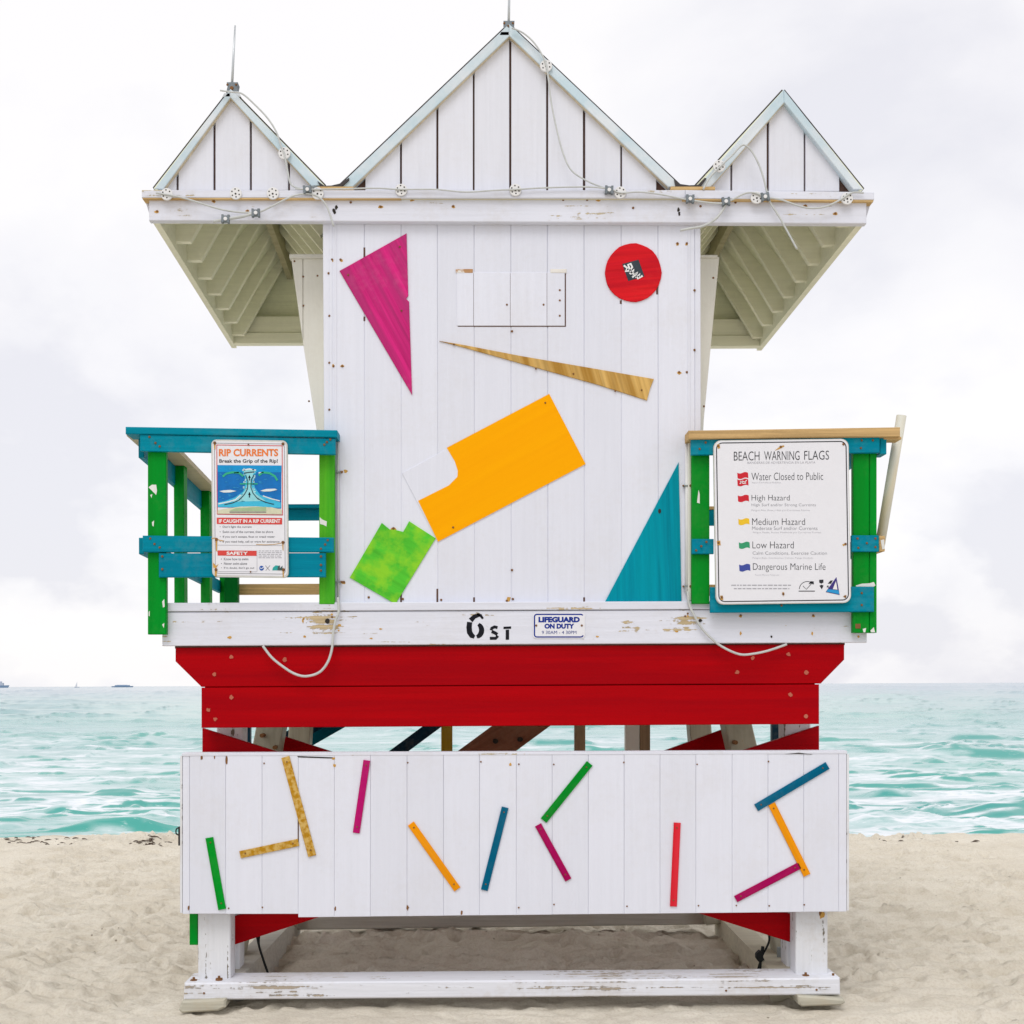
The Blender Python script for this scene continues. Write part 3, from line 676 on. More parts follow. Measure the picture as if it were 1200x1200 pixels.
# ---- deck
deck = prism('deck', [(W(196, 715)[0], 2.02), (W(1014, 715)[0], 2.02), (W(1014, 715)[0], 2.195), (W(196, 715)[0], 2.195)], 0.0, 3.05, mCreamV, tower, -0.05)
tilt('deck_fascia', 190, 1016, 717.5, 757, 714, 753, -0.048, -0.001, mW_d, deck, 0.004)
tilt('deck_edge_board', 194.5, 1012, 706.5, 716.6, 704, 713.2, -0.056, 0.02, mW_d, deck, 0.004)
tilt('painted_shadow_strip', 205, 990, 757.2, 760, 753.4, 756, -0.012, 0.1, mBack, deck, 0)  # dark strip standing in for the shadow line below the deck edge
for px, py, r_ in [(383.5, 728, 3.0), (820.5, 727, 2.2), (904, 746, 1.2), (331, 709, 1.0)]: prism('bolt_hole', WP(disc_pts(px, py, r_, r_, 8, 0.25), -0.05), -0.0515, -0.046, mDark, deck)
for px, py, rx, ry in [(269, 747, 3.2, 2.6), (355, 727, 1.6, 4), (356, 725, 2, 1.5), (357, 746, 2.6, 2.2), (398, 733, 3.4, 2.0), (397, 739, 1.8, 1.5), (389, 720, 2, 1.8), (868, 722, 2.6, 2.2), (953, 722, 2.4, 2.2), (868, 742, 1.6, 3), (952, 742, 1.6, 3), (700, 746, 2.6, 1.4), (446, 737, 3, 1.3), (435, 748, 2.6, 1.2), (806, 722, 2, 1.8), (793, 740, 3, 1.3), (1006, 746, 2, 2)]:
    stain(px, py, -0.0496, deck, rx * 0.7, ry * 0.7)
for px, py in [(389, 723), (806, 719), (868, 721), (953, 721), (803, 722)]: screw(px, py, -0.05, deck, 1.3)
# stencilled street number
mInk = paint('worn_black_stencil', (0.012, 0.013, 0.018), 8, vary=0.2, chip=0.30, chipcol=(0.72, 0.70, 0.64), dirt=0.0, streak=60)
def arc(cx, cy, rx, ry, a0, a1, n=9): return [(cx + rx * math.cos(R(a0 + (a1 - a0) * k / n)), cy - ry * math.sin(R(a0 + (a1 - a0) * k / n))) for k in range(n + 1)]
six = [ribbon([(562.5, 720.5), (556, 722.5), (551.5, 727)], [3.6, 5, 6]), ribbon([(550.4, 729), (549.7, 735), (550.3, 741), (553, 745), (556, 746.6)], [6, 6.4, 6.4, 6, 4]), ribbon(arc(557.2, 738.5, 7.2, 8.0, 62, -78), [3.6, 4.8, 5.6, 6, 6.2, 6.2, 6, 5.6, 5, 3.6]), ribbon([(559, 719.5), (563, 721), (566, 725)], [2.4, 3.2, 2.6])]
st = [ribbon([(583, 735.5), (579.5, 734.6), (576.3, 736.2), (575.6, 738.6)], 3.6), ribbon([(576.2, 740), (580, 741.6), (582.8, 743.6)], 3.8), ribbon([(583.4, 745), (581, 748), (574, 748)], 3.6),
      [(590, 734.4), (599, 734), (599, 736.8), (590, 737.2)], [(592.6, 738), (596.6, 737.8), (596.6, 749.6), (592.6, 749.8)]]
lab(flat_multi('street_number', six, -0.0492, mInk, deck), 'black stencilled 6')
lab(flat_multi('street_letters', st, -0.0492, mInk, deck), 'black stencilled ST')

# ---- railings
def railing(): return empty('railing', (0, 0, 2.2))
rl = empty('railing', (-1.5, 0.0, 2.2)); rl.parent = tower; rl.matrix_parent_inverse = WORLD[tower.name].inverted()
yF = -0.10
pbox('post', 173.5, 529, 195, 743.5, -0.098, -0.058, mGreen, rl, 0.004, Y=-0.09)
pbox('post', 374, 531, 392, 708, -0.060, -0.02, mGreenL, rl, 0.004)
tilt('cap_rail', 147, 395, 500, 508.5, 504, 512.5, -0.135, 0.02, mTeal, rl, 0.004)
tilt('top_rail', 164, 393, 509, 528.5, 514, 532.5, -0.127, -0.10, mTeal, rl, 0.003)
tilt('mid_rail', 167, 391, 627.5, 647, 630, 647, -0.128, -0.10, mTeal, rl, 0.004)
tilt('low_rail', 186, 381.5, 648.3, 676.5, 648, 676.2, -0.124, -0.10, mTeal, rl, 0.004)
# paint flakes on the green post
mFl = plain('flaked_white', (0.74, 0.74, 0.72), 0.6)
for pts in ([(174, 571), (178, 568), (183, 568), (184, 575), (183, 580), (180, 577)], [(176, 580), (178.5, 579), (177.5, 583.5)], [(178, 612), (180.5, 610), (180, 617), (178.5, 616)], [(190, 705), (192.5, 702), (193, 711), (191, 712)], [(174.2, 717), (175.4, 716), (175.4, 722), (174.2, 722)], [(190, 732), (192.5, 730), (192, 736)]):
    flat_multi('paint_flake', [pts], -0.0995, mFl, rl)
flat_multi('paint_flake', [[(374.5, 606), (378, 609), (383, 611), (382.5, 617), (379, 615), (375, 614)]], -0.0615, mFl, rl)
for p in ((175, 512), (182, 519), (187, 523), (383, 518), (387, 515), (380, 521), (176, 631), (181, 637.5), (187, 641.5), (384, 633), (381, 638), (376, 643), (190, 652), (190, 667), (376, 652), (376, 662), (376, 668.5)): screw(p[0], p[1], -0.13, rl, 1.5)
# side run going back along the deck
def side_run(root, frontx, rearx, sgn, zcap, posts, capmat, railmat, postmat):
    X = lambda y: frontx + (rearx - frontx) * y / 3.0
    for y in posts:
        prism('post', [(X(y) - 0.032, 2.2), (X(y) + 0.032, 2.2), (X(y) + 0.032, zcap - 0.03), (X(y) - 0.032, zcap - 0.03)], y - 0.045, y + 0.045, postmat, root, 0, 0.004)
    def run(name, off, w_, z0_, z1_, mat, ys=0.02, ye=3.0): prism(name, [(X(ys) + off - w_ / 2, z0_), (X(ys) + off + w_ / 2, z0_), (X(ys) + off + w_ / 2, z1_), (X(ys) + off - w_ / 2, z1_)], ys, ye, mat, root, X(ye) - X(ys), 0.003)
    run('cap_rail', sgn * 0.02, 0.20, zcap - 0.03, zcap, capmat)
    run('top_rail', sgn * 0.04, 0.03, zcap - 0.15, zcap - 0.032, railmat)
    run('mid_rail', sgn * 0.04, 0.03, 2.50, 2.59, railmat)
capT = W(164, 503)[1]
side_run(rl, -1.835, -2.015, -1, capT - 0.002, (1.02, 2.05, 2.97), paint('bare_under_cap', (0.55, 0.46, 0.29), 0, vary=0.15, dirt=0.2), mTeal, mGreen)
def back_rail(root, xa, xb, zc_):
    for nm, a, b_, mat in (('cap_rail', zc_ - 0.03, zc_, mTeal), ('top_rail', zc_ - 0.12, zc_ - 0.032, mTeal)):
        prism(nm, [(xa, a), (xb, a), (xb, b_), (xa, b_)], 2.95 if nm == 'cap_rail' else 3.0, 3.08 if nm == 'cap_rail' else 3.03, mat, root, 0, 0.003)
back_rail(rl, -2.0, -0.9, 3.19)
x0, z0 = W(262, 697, 2.98); x1, z1 = W(376, 684, 2.98)
prism('low_rail', [(x0, z0), (x1 + .2, z0), (x1 + .2, z1), (x0, z1)], 2.98, 3.02, mWood, rl, 0, 0.003)
x0 = W(273, 690, 2.9)[0]
prism('corner_post', [(x0 - .06, 2.2), (x0 + .045, 2.2), (x0 + .045, 2.62), (x0 - .06, 2.62)], 2.86, 2.93, paint('dark_green_paint', (0.0, 0.12, 0.015), 90), rl, 0, 0.003)

rr = empty('railing', (1.7, 0.0, 2.2)); rr.parent = tower; rr.matrix_parent_inverse = WORLD[tower.name].inverted()
pbox('post', 1000, 529, 1018.6, 741.5, -0.098, -0.058, mGreen, rr, 0.003)
pbox('post', 1019.2, 529, 1027.5, 741.5, -0.096, -0.04, mGreen, rr, 0.003)
pbox('post', 811, 530, 831.5, 707.5, -0.085, -0.04, mGreen, rr, 0.004)
pbox('wall_cleat', 806.5, 514, 811, 704, -0.035, -0.001, mCreamV, rr, 0.003)
tilt('cap_rail', 807, 1055, 504.5, 514.5, 500.5, 511.5, -0.150, -0.02, mWood, rr, 0.004)
pbox('cap_rail_end', 1036, 511.8, 1056.5, 514.6, -0.12, -0.015, mWood, rr, 0.002)
tilt('top_rail', 810, 1031, 514.8, 533, 512, 530.5, -0.128, -0.10, mTeal, rr, 0.003)
pbox('side_rail_end', 1031.3, 512.5, 1039, 532, -0.11, 0.0, mTeal, rr, 0.003)
pbox('mid_rail_end', 811, 631.5, 836.5, 649, -0.112, -0.086, mTeal, rr, 0.003)
pbox('mid_rail_end', 998, 627.3, 1030, 646.5, -0.122, -0.10, mTeal, rr, 0.003)
pbox('side_rail_end', 1030.3, 628, 1037, 646, -0.09, 0.06, mWood, rr, 0.002)
flat_multi('paper_tag', [[(1032, 633), (1036, 632), (1037, 643), (1034, 644)]], -0.0915, mFl, rr)
tilt('low_rail', 832.5, 1024.5, 688, 718, 687.5, 717, -0.122, -0.10, mTeal, rr, 0.004)
for p in ((1010, 516), (1023, 516), (1009, 525), (820, 526), (827, 518.5), (1005, 631), (1016, 636.5), (1006, 642), (1026, 631), (1026, 641), (816, 645), (822, 640), (828, 635), (1010, 695), (1010, 709), (916, 709.5)): screw(p[0], p[1], -0.13 if p[1] < 560 else -0.124, rr, 1.5)
for pts in ([(816.8, 589), (818.6, 574), (820, 579), (820, 590)], [(1003, 686), (1010, 684), (1019, 683.5), (1024, 682), (1026, 686), (1024, 687.4), (1003, 687.4)], [(1020, 739), (1024, 735), (1025.5, 741), (1021, 741)], [(1011, 737), (1015, 736), (1014, 741), (1012, 741)]):
    flat_multi('paint_flake', [pts], -0.0995 if pts[0][0] > 900 else -0.0865, mFl, rr)
pbox('rusty_plate', 1002.5, 731, 1008.5, 736.5, -0.1, -0.097, mScrew, rr, 0)
side_run(rr, 2.115, 2.13, 1, capT - 0.005, (1.0, 2.0, 2.97), mWood, mTeal, mGreen)
back_rail(rr, 1.5, 2.2, 3.15)
x0, z0 = W(822, 617, 2.98); x1, z1 = W(845, 599, 2.98)
prism('back_rail_end', [(x0, z0), (x1, z0), (x1, z1), (x0, z1)], 2.9, 2.945, mTeal, rr, 0, 0.002)
prism('back_rail_end', [(x0, z1 + .002), (x1, z1 + .002), (x1, z1 + .026), (x0, z1 + .026)], 2.89, 2.945, mWood, rr, 0, 0.002)
pbox('back_rail_end', 822, 685, 845, 698, 2.9, 2.945, mWood, rr, 0.002)

# ---- red bearers
b1 = prism('bearer_beam', WP([(205.5, 759), (205.5, 775), (236, 805), (962, 801), (989.5, 773), (989.5, 755)], -0.02), -0.02, 0.06, mRed, tower, 0, 0.004)
b2 = tilt('bearer_beam', 236, 960, 805.8, 853, 802, 848.5, -0.022, 0.06, mRed, tower, 0.004)
for p in ((271, 770), (251, 790), (334, 773), (924, 767), (945, 788), (864, 788), (882, 771)): stain(p[0], p[1], -0.0232, b1, 2.4, 2.4, paint('worn_red', (0.45, 0.12, 0.08), 0))
for p in ((271, 817), (252, 842.5), (244, 832), (926, 814), (945, 839.5)): stain(p[0], p[1], -0.0252, b2, 2.4, 2.4, MATS['worn_red'])
pbox('light_leak_backing', 240, 762, 955, 846, 0.062, 0.10, mRed, tower, 0)  # added red backing that stops light leaking between the two bearers
# long crossed braces front and rear
def brace(p, q, wv, y0, y1, mat=mRed):
    (a, b_), (c_, d) = p, q
    return prism('cross_brace', WP([(a, b_), (a, b_ + wv), (c_, d + wv), (c_, d)], y0), y0, y1, mat, tower, 0, 0.003)
brace((237, 853.3), (932, 1073), 33, 0.130, 0.168)
brace((272, 1075), (960, 850.5), 33, 0.170, 0.208)
brace((330, 862), (880, 1040), 33, 1.25, 1.29); brace((330, 1044), (852, 853), 33, 1.291, 1.33)
# legs
def leg(pxb, Yb, pxt, Yt, wd, mat=mW_l, zb_=0.12, zt=1.99):
    xb = W(pxb, 1140, Yb)[0]; xg, zg = W(pxt, 866, Yt); f_ = (zt - zb_) / (zg - zb_)
    xt = xb + (xg - xb) * f_; Yt = Yb + (Yt - Yb) * f_
    return beam('leg', (xb, Yb, zb_), (xt, Yt, zt), wd, wd, mat, tower, Vector((0, 1, 0)), 0.006)
for s, pb in ((0, (232, 270)), (1, (932.5, 970))):
    o = pbox('leg', pb[0], 1068 if s == 0 else 1064, pb[1], 1148, 0.0, 0.128, mW_l, tower, 0.005)
    if s: stain(963, 1072, -0.001, o, 3.5, 5); stain(961, 1070, -0.0012, o, 1.6, 3, mScrew)
leg(268, 0.29, 272, 0.30, 0.15, mW_l); leg(934, 0.29, 931, 0.30, 0.15, mW_l)
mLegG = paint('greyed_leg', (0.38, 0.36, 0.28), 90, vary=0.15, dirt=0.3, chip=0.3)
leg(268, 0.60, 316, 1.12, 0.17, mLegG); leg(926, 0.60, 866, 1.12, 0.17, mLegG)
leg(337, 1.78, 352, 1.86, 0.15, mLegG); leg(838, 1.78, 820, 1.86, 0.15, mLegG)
for px, py in ((307, 862), (322, 876), (862, 870)): prism('bolt', WP(disc_pts(px, py, 2.6, 2.6, 8), 0.98), 0.97, 1.04, mScrew, tower)
# galvanised plates at the leg feet
mGal = plain('galvanised_plate', (0.30, 0.33, 0.33), 0.55, 0.3, 0.2)
for a, c_ in ((268, 285.5), (911, 930)):
    o = pbox('bracket_plate', a, 1117 if a < 500 else 1110, c_, 1146, 0.46, 0.475, mGal, tower, 0.004, Y=0.46)
    screw((a + c_) / 2 + (2 if a < 500 else 2), 1128 if a < 500 else 1122, 0.455, o, 2.6)
# sills on the sand
sf = prism('front_sill', WP([(215, 1172), (985, 1166), (984.5, 1146), (216, 1152)], -0.1), -0.10, 0.135, mW_s, tower, 0, 0.008)
for p in ((229, 1145.5), (258.5, 1144), (942, 1140), (974, 1141)):
    x, z = W(p[0], p[1], 0.0)
    bmn = bmesh.new(); bmesh.ops.create_cone(bmn, cap_ends=True, segments=6, radius1=0.02, radius2=0.02, depth=0.02, matrix=Matrix.Translation((x, -0.04, z - 0.012)))
    bmesh.ops.create_cone(bmn, cap_ends=True, segments=8, radius1=0.007, radius2=0.007, depth=0.034, matrix=Matrix.Translation((x, -0.04, z - 0.006)))
    obj('anchor_bolt', bmn, mScrew, sf)
for p in ((239, 1164), (851, 1161), (957, 1160)): screw(p[0], p[1], -0.102, sf, 1.4)
mFoot = paint('weathered_foot_block', (0.48, 0.46, 0.38), 0, vary=0.2, chip=0.4, chipcol=(0.45, 0.60, 0.58), dirt=0.4, grain=1.0, rough=0.8)
prism('foot_block', WP([(209, 1184), (213, 1187.5), (255, 1185), (264, 1181), (264, 1171), (213, 1173.5)], -0.14), -0.14, 0.10, mFoot, tower, 0, 0.01)
prism('foot_block', WP([(936, 1177), (940, 1180), (986, 1178), (991, 1175), (989, 1171), (935, 1167)], -0.14), -0.14, 0.10, mFoot, tower, 0, 0.008)
mGrey = paint('grey_weathered_timber', (0.50, 0.48, 0.43), 0, vary=0.15, dirt=0.3, chip=0.3, chipcol=(0.3, 0.26, 0.2), rough=0.8, grain=0.9)
xa = W(284, 1142, 0.15)[0]; xb = W(338, 1094, 1.32)[0]
prism('side_sill', [(xa - 0.12, -0.02), (xa + 0.02, -0.02), (xa + 0.02, 0.165), (xa - 0.12, 0.165)], 0.14, 1.95, mGrey, tower, 0.05, 0.006)
xa = W(906, 1140, 0.15)[0]
prism('side_sill', [(xa - 0.02, -0.02), (xa + 0.12, -0.02), (xa + 0.12, 0.165), (xa - 0.02, 0.165)], 0.14, 1.95, paint('cream_weathered_timber', (0.60, 0.56, 0.44), 0, vary=0.12, dirt=0.25, rough=0.8), tower, 0.02, 0.006)
prism('rear_sill', WP([(335, 1090), (860, 1083), (860, 1066), (335, 1073)], 1.82), 1.82, 1.95, mGrey, tower, 0, 0.006)
# rear frame hidden behind the panel, carrying posts and ramp timbers
prism('rear_girt', WP([(282, 1010), (916, 1006), (916, 960), (282, 964)], 1.9), 1.90, 1.98, mCreamV, tower, 0, 0.004)
mNavy = paint('navy_paint', (0.006, 0.028, 0.05), 30, vary=0.2); mBrown = paint('brown_stain', (0.26, 0.105, 0.06), 30, vary=0.2, grain=0.6); mYel = paint('yellow_ochre_paint', (0.42, 0.27, 0.02), 90, vary=0.15)
mGy = paint('tan_bare_post', (0.33, 0.23, 0.14), 90, vary=0.25)
def diag(name, tl, tr, slope, mat, Y, th=0.05, drop=130):
    """timber leaning down to the left; tl..tr are its pixels at the top of the gap (y 852)"""
    k = 120; up = 70
    pts = [(tl - drop * slope, 852 + drop), (tr - drop * slope, 852 + drop), (tr + up * slope, 852 - up), (tl + up * slope, 852 - up)]
    return prism(name, WP(pts, Y), Y, Y + th, mat, tower, 0, 0.003)
diag('ramp_timber', 494, 517, 1.35, mNavy, 1.985)
o = diag('ramp_timber', 575, 643, 1.36, mBrown, 2.05)
for px, py in ((580.5, 868.5), (609.5, 866.5)): prism('bolt', WP(disc_pts(px, py, 3.4, 3.0, 8, 0.1), 2.04), 2.03, 2.06, mDark, o)
diag('ramp_timber', 345, 382, 1.9, mNavy, 2.12, drop=52)
diag('ramp_timber', 380, 404, 1.75, paint('dark_teal_paint', (0.0, 0.09, 0.13), 30), 2.10, drop=62)
prism('ramp_ledger', WP([(240, 898), (420, 898), (420, 922), (240, 922)], 2.0), 2.02, 2.17, mCreamV, tower, 0, 0.003)
def gpost(a, c_, mat, Y): return pbox('rear_post', a, 766, c_, 1000, Y, Y + 0.07, mat, tower, 0.004)
gpost(517, 530, mYel, 2.0); gpost(673.5, 686, mGy, 1.985); gpost(733, 749.5, mCreamV, 1.985); gpost(750, 762, mGy, 1.99)
pbox('rear_post', 285, 766, 293, 1000, 1.99, 2.05, mNavy, tower, 0.003); pbox('rear_post', 905, 766, 913, 1000, 1.99, 2.05, mNavy, tower, 0.003)
prism('yellow_gusset', WP([(361, 872), (365, 866), (364, 890), (355, 890)], 1.95), 1.95, 1.98, paint('bright_yellow', (0.7, 0.45, 0.03), 0), tower)

# ---- white skirt panel with painted sticks
def ptop(x): return 884.5 - (x - 213) * 0.0035
def pbot(x): return 1071.0 if x < 349 else 1075.0 - (x - 349) * 0.0105
yP = -0.10
sk = prism('skirt_panel', WP([(214, 1068), (992, 1065), (992, ptop(992) + 3), (214, ptop(214) + 3)], yP + 0.014), yP + 0.014, -0.026, mW_p, tower)
PS = [214, 222, 264.5, 307, 349.5, 391.8, 434, 477, 519.7, 562, 605, 647, 689.5, 731.5, 773.5, 815.5, 858, 900, 942, 983, 992]
for i, (a, c_) in enumerate(zip(PS, PS[1:])):
    yy = yP if i != 0 else yP + 0.002
    pts = [(a + .05, pbot(a + 1)), (c_ - .05, pbot(c_ - 1)), (c_ - .12, ptop(c_) + 1.2), (a + .12, ptop(a) + 1.2)]
    prism('panel_board', WP(pts, yy), yy + random.uniform(0, 0.0012), yP + 0.018, mW_p, sk, 0, random.uniform(0.0014, 0.0028))
tilt('panel_top_cap', 213, 993, ptop(213) - 2, ptop(213) + 1.6, ptop(993) - 2, ptop(993) + 1.6, yP - 0.002, 0.0, mW_h, sk, 0.002)
pbox('panel_edge', 211, 886, 213.6, 1070, yP + 0.004, 0.02, mW_l, sk, 0.001); pbox('panel_edge', 992.3, 884, 995, 1067, yP + 0.004, 0.02, mW_l, sk, 0.001)
pbox('green_board_end', 222, 1060, 231.5, 1107.5, 0.02, 0.07, mGreen, tower, 0.003)
def stick(a, b_, wd, mat, label, notch=0):
    o = lab(prism('painted_stick', WP(stick_pts(a, b_, wd), yP), yP - 0.009, yP - 0.0008, mat, sk, 0, 0.0015), label)
    d = math.hypot(b_[0] - a[0], b_[1] - a[1])
    for f in (6 / d, 1 - 7 / d): screw(a[0] + (b_[0] - a[0]) * f, a[1] + (b_[1] - a[1]) * f, yP - 0.010, o, 1.1)
    return o
def sm(nm, c_, a, b_, **k): return paint('stick_' + nm, c_, -math.degrees(math.atan2(b_[1] - a[1], b_[0] - a[0])), vary=0.12, dirt=0.03, grain=0.5, **k)
GO, BL, MG, OG = (0.44, 0.22, 0.012), (0.0, 0.115, 0.215), (0.36, 0.003, 0.09), (0.80, 0.29, 0.003)
for nm, c_, a, b_, wd, lb in [('green_a', (0.0, 0.29, 0.02), (245.5, 981.5), (260.5, 1065.5), 9, 'green stick, screwed on lowest'), ('gold_a', GO, (334.5, 887), (366, 1003), 9.5, 'long mottled gold stick'), ('gold_b', GO, (281.5, 1001.5), (350, 987), 8.5, 'short mottled gold stick'),
        ('magenta_a', (0.46, 0.006, 0.14), (430, 891), (417.5, 976), 8, 'magenta stick, nearly upright'), ('orange_a', OG, (481.5, 965), (536, 1042), 8.5, 'orange stick beside the long blue one'), ('blue_a', BL, (592, 946), (567.5, 1043), 8, 'blue stick, nearly upright'),
        ('green_b', (0.0, 0.24, 0.018), (691, 894.5), (637, 961.5), 8.5, 'green stick above a magenta one'), ('magenta_b', MG, (630.5, 966.5), (666, 1031), 8, 'dark magenta stick below a green one'), ('red_a', (0.62, 0.012, 0.025), (793.5, 964), (789, 1062), 8, 'red upright stick'),
        ('blue_b', BL, (969.5, 897), (886, 946.5), 9, 'blue stick above an orange one'), ('magenta_c', MG, (937, 1014), (862, 1053.5), 8, 'dark magenta stick meeting an orange one'), ('orange_b', OG, (904, 942), (945.5, 1025.5), 8.5, 'orange stick between blue and magenta ones')]:
    kw = dict(second=(0.62, 0.43, 0.14), second_amt=0.85, streak=26, second_scale=38.0) if nm.startswith('gold') else (dict(second=(0.75, 0.04, 0.06), second_amt=0.7) if nm == 'red_a' else {})
    stick(a, b_, wd, sm(nm, c_, a, b_, **kw), lb)
for px in PS[2:-1]:
    for py in (893, 1062):
        if random.random() < 0.55: screw(px + random.uniform(-1, 5), py + random.uniform(-3, 3), yP - 0.001, sk, 1.1)
for px, py, rx, ry in [(392, 897, 1.6, 1.8), (598, 896, 1.8, 1.8), (477.6, 1064, 1.2, 3.5), (393, 1065, 1, 2.6), (236, 888, 1.4, 3.0), (265.5, 891, 1.3, 5.0), (251.5, 887, .8, 2.2), (221, 1064, 1, 3), (391, 889, 2.2, 1.2), (541, 1070, 1.4, 2.6)]:
    stain(px, py, yP - 0.0008, sk, rx, ry, mScrew if ry > 2 else mStain)
prism('split', WP([(348, 886), (390, 887.5), (392, 889), (350, 887.6)], yP), yP - 0.0006, yP + 0.001, mDark, sk)
prism('split', WP([(920, 883.5), (936, 882), (952, 884), (936, 883.4)], yP), yP - 0.0028, yP + 0.001, mDark, sk)
pbox('open_seam', 348.8, 960, 350.2, 990, yP - 0.0004, yP + 0.004, mBack, sk, 0)
# hasp on the panel edge
mIron = plain('black_iron', (0.03, 0.028, 0.026), 0.5, 0.4, 0.3)
hs = pbox('hasp', 208.8, 969, 211.4, 991, -0.07, -0.04, mIron, sk, 0.001)
cable('hasp_loop', [(209, 970), (206.5, 972), (206.5, 977), (209.5, 978.5)], 0.8, mIron, sk, -0.055, 4)

# ================================================================== signs
mAl = plain('white_sign_face', (0.74, 0.745, 0.79), 0.32, 0, 0.02); mEdge = plain('aluminium_sign_edge', (0.62, 0.62, 0.58), 0.4, 0.2, 0.1)
mBlk = plain('black_print', (0.02, 0.022, 0.028), 0.45); mGrp = plain('grey_print', (0.16, 0.165, 0.19), 0.5); mLgp = plain('pale_grey_print', (0.36, 0.36, 0.40), 0.5)
def rrect(l, t_, r_, b_, rad, sl=0.0, skew=0.0, n=5):
    pts = []
    for cx, cy, a0 in ((r_ - rad, t_ + rad, 0), (l + rad, t_ + rad, 90), (l + rad, b_ - rad, 180), (r_ - rad, b_ - rad, 270)):
        for k in range(n + 1):
            a = R(a0 + 90 * k / n); x, y = cx + rad * math.cos(a), cy - rad * math.sin(a)
            pts.append((x + skew * (y - t_) / (b_ - t_), y + sl * (x - l) / (r_ - l)))
    return pts
def frame_marks(l, t_, r_, b_, rad, wd, sl=0, skew=0):
    o1, i1 = rrect(l, t_, r_, b_, rad, sl, skew), rrect(l + wd, t_ + wd, r_ - wd, b_ - wd, max(rad - wd, 0.5), sl, skew)
    n = len(o1)
    return [[o1[i], o1[(i + 1) % n], i1[(i + 1) % n], i1[i]] for i in range(n)]
# rip currents
YS = -0.148
x, z = W(292, 676, YS)
rs = empty('rip_current_sign', (x, YS, z)); tag(rs, 'tall rip currents notice with blue wave picture screwed to the teal railing', 'sign')
prism('panel', WP(rrect(247.5, 515, 336.8, 676, 6, 1.2, 1.2), YS), YS, YS + 0.018, mEdge, rs, 0, 0.001)
prism('face', WP(rrect(249.2, 517, 335.2, 674, 5, 1.2, 1.2), YS), YS - 0.0012, YS, mAl, rs)
q = YS - 0.002
flat_multi('border', frame_marks(251, 519, 333.4, 672, 4, 0.5, 1, 1), q, mGrp, rs)
pr_red = plain('sign_red', (0.62, 0.05, 0.045), 0.45, 0, 0.1); pr_or = plain('sign_orange', (0.78, 0.20, 0.035), 0.45, 0, 0.1)
flat_multi('picture_frame', frame_marks(253.6, 521, 331, 603, 0.6, 0.8, 1, 0.6), q - 0.0003, pr_red, rs)
text('heading', 'RIP CURRENTS', (256.5, 526, 326, 534.8, 0), q, pr_or, rs, 0.035)
text('subheading', 'Break the Grip of the Rip!', (257, 538, 325.5, 543.6, 0), q, mBlk, rs, 0.02)
pic_m = plain('picture_blue', (0.0, 0.16, 0.50), 0.45, 0, 0.2)
pc = prism('picture', WP([(254.8, 594.5), (329.6, 596), (329.8, 545.5), (254.8, 545)], q), q, q + 0.001, pic_m, rs)
def pmark(name, outs, c_, lvl): return flat_multi(name, outs, q - 0.0005 * lvl, plain('print_' + name, c_, 0.45, 0, 0.12), rs)
pmark('far_sea', [[(255, 553), (330, 553.5), (330, 545.6), (255, 545.1)]], (0.0, 0.28, 0.62), 1)
pmark('shallows', [[(255, 594), (329, 595), (329, 589), (318, 585), (305, 580), (299, 572), (296.5, 563), (299, 556), (301, 552), (284, 552), (286.5, 558), (288, 566), (285, 576), (275, 583), (264, 587), (255, 589)]], (0.05, 0.48, 0.70), 2)
pmark('rip_neck', [[(272, 588), (311, 587), (300, 579), (295, 571), (294, 562), (297, 555), (299, 550.5), (293, 548.8), (286, 551), (289, 558), (290, 567), (287, 575), (281, 582)]], (0.28, 0.66, 0.72), 3)
pmark('surf', [[(257, 575.6), (262, 574.6), (270, 574), (277, 575.4), (270, 577), (262, 577.2)], [(305, 575), (312, 573), (322, 572.6), (325, 574), (317, 575.8), (309, 576)], ribbon([(256, 590.5), (268, 588), (276, 585.5), (282, 580)], 1.4), ribbon([(328, 587), (318, 584.5), (308, 581)], 1.2), [(274, 553.6), (280, 553), (280, 554.4), (274, 554.6)], [(303, 553.5), (309, 552.8), (309, 554), (303, 554.8)], ribbon([(284, 551), (292, 549.6), (300, 551)], 1.5)], (0.72, 0.78, 0.80), 4)
pmark('swim_path', [ribbon([(261, 558.5), (265, 555), (272, 553.5), (280, 554), (285, 558)], 2.4), ribbon([(303, 557), (308, 553.5), (316, 554.5), (322, 558), (325, 563)], 2.4), ribbon([(281, 567), (302, 567)], 1.4)], (0.03, 0.42, 0.22), 4)
pmark('flow_arrow', [ribbon([(263, 591.3), (272, 589.5), (280, 586), (286, 580), (290, 573), (290.5, 564), (288, 557)], 1.0), ribbon([(321, 591), (311, 588.5), (302, 584.5), (296.5, 578), (294, 571), (294.5, 562), (298, 556)], 1.0), ribbon([(286, 554.5), (292, 553.5), (298, 553)], 1.2), ribbon([(292.3, 558), (292.3, 563)], 1.3), ribbon([(292.3, 577), (292.3, 583)], 1.3), [(290.6, 560), (292.3, 556.5), (294, 560)], [(290.6, 580), (292.3, 576.5), (294, 580)]], (0.02, 0.04, 0.06), 5)
rd = random.Random(5); dash = []
for _ in range(46):
    x_, y_ = rd.uniform(256, 326), rd.uniform(547, 588)
    if abs(x_ - 292) < 9: continue
    dash.append(ribbon([(x_, y_), (x_ + 1.5, y_ - .3), (x_ + rd.uniform(2.5, 5), y_ + rd.uniform(-.4, .4))], [.2, rd.uniform(.5, .9), .2]))
pmark('sea_glint', dash, (0.03, 0.36, 0.66), 3)
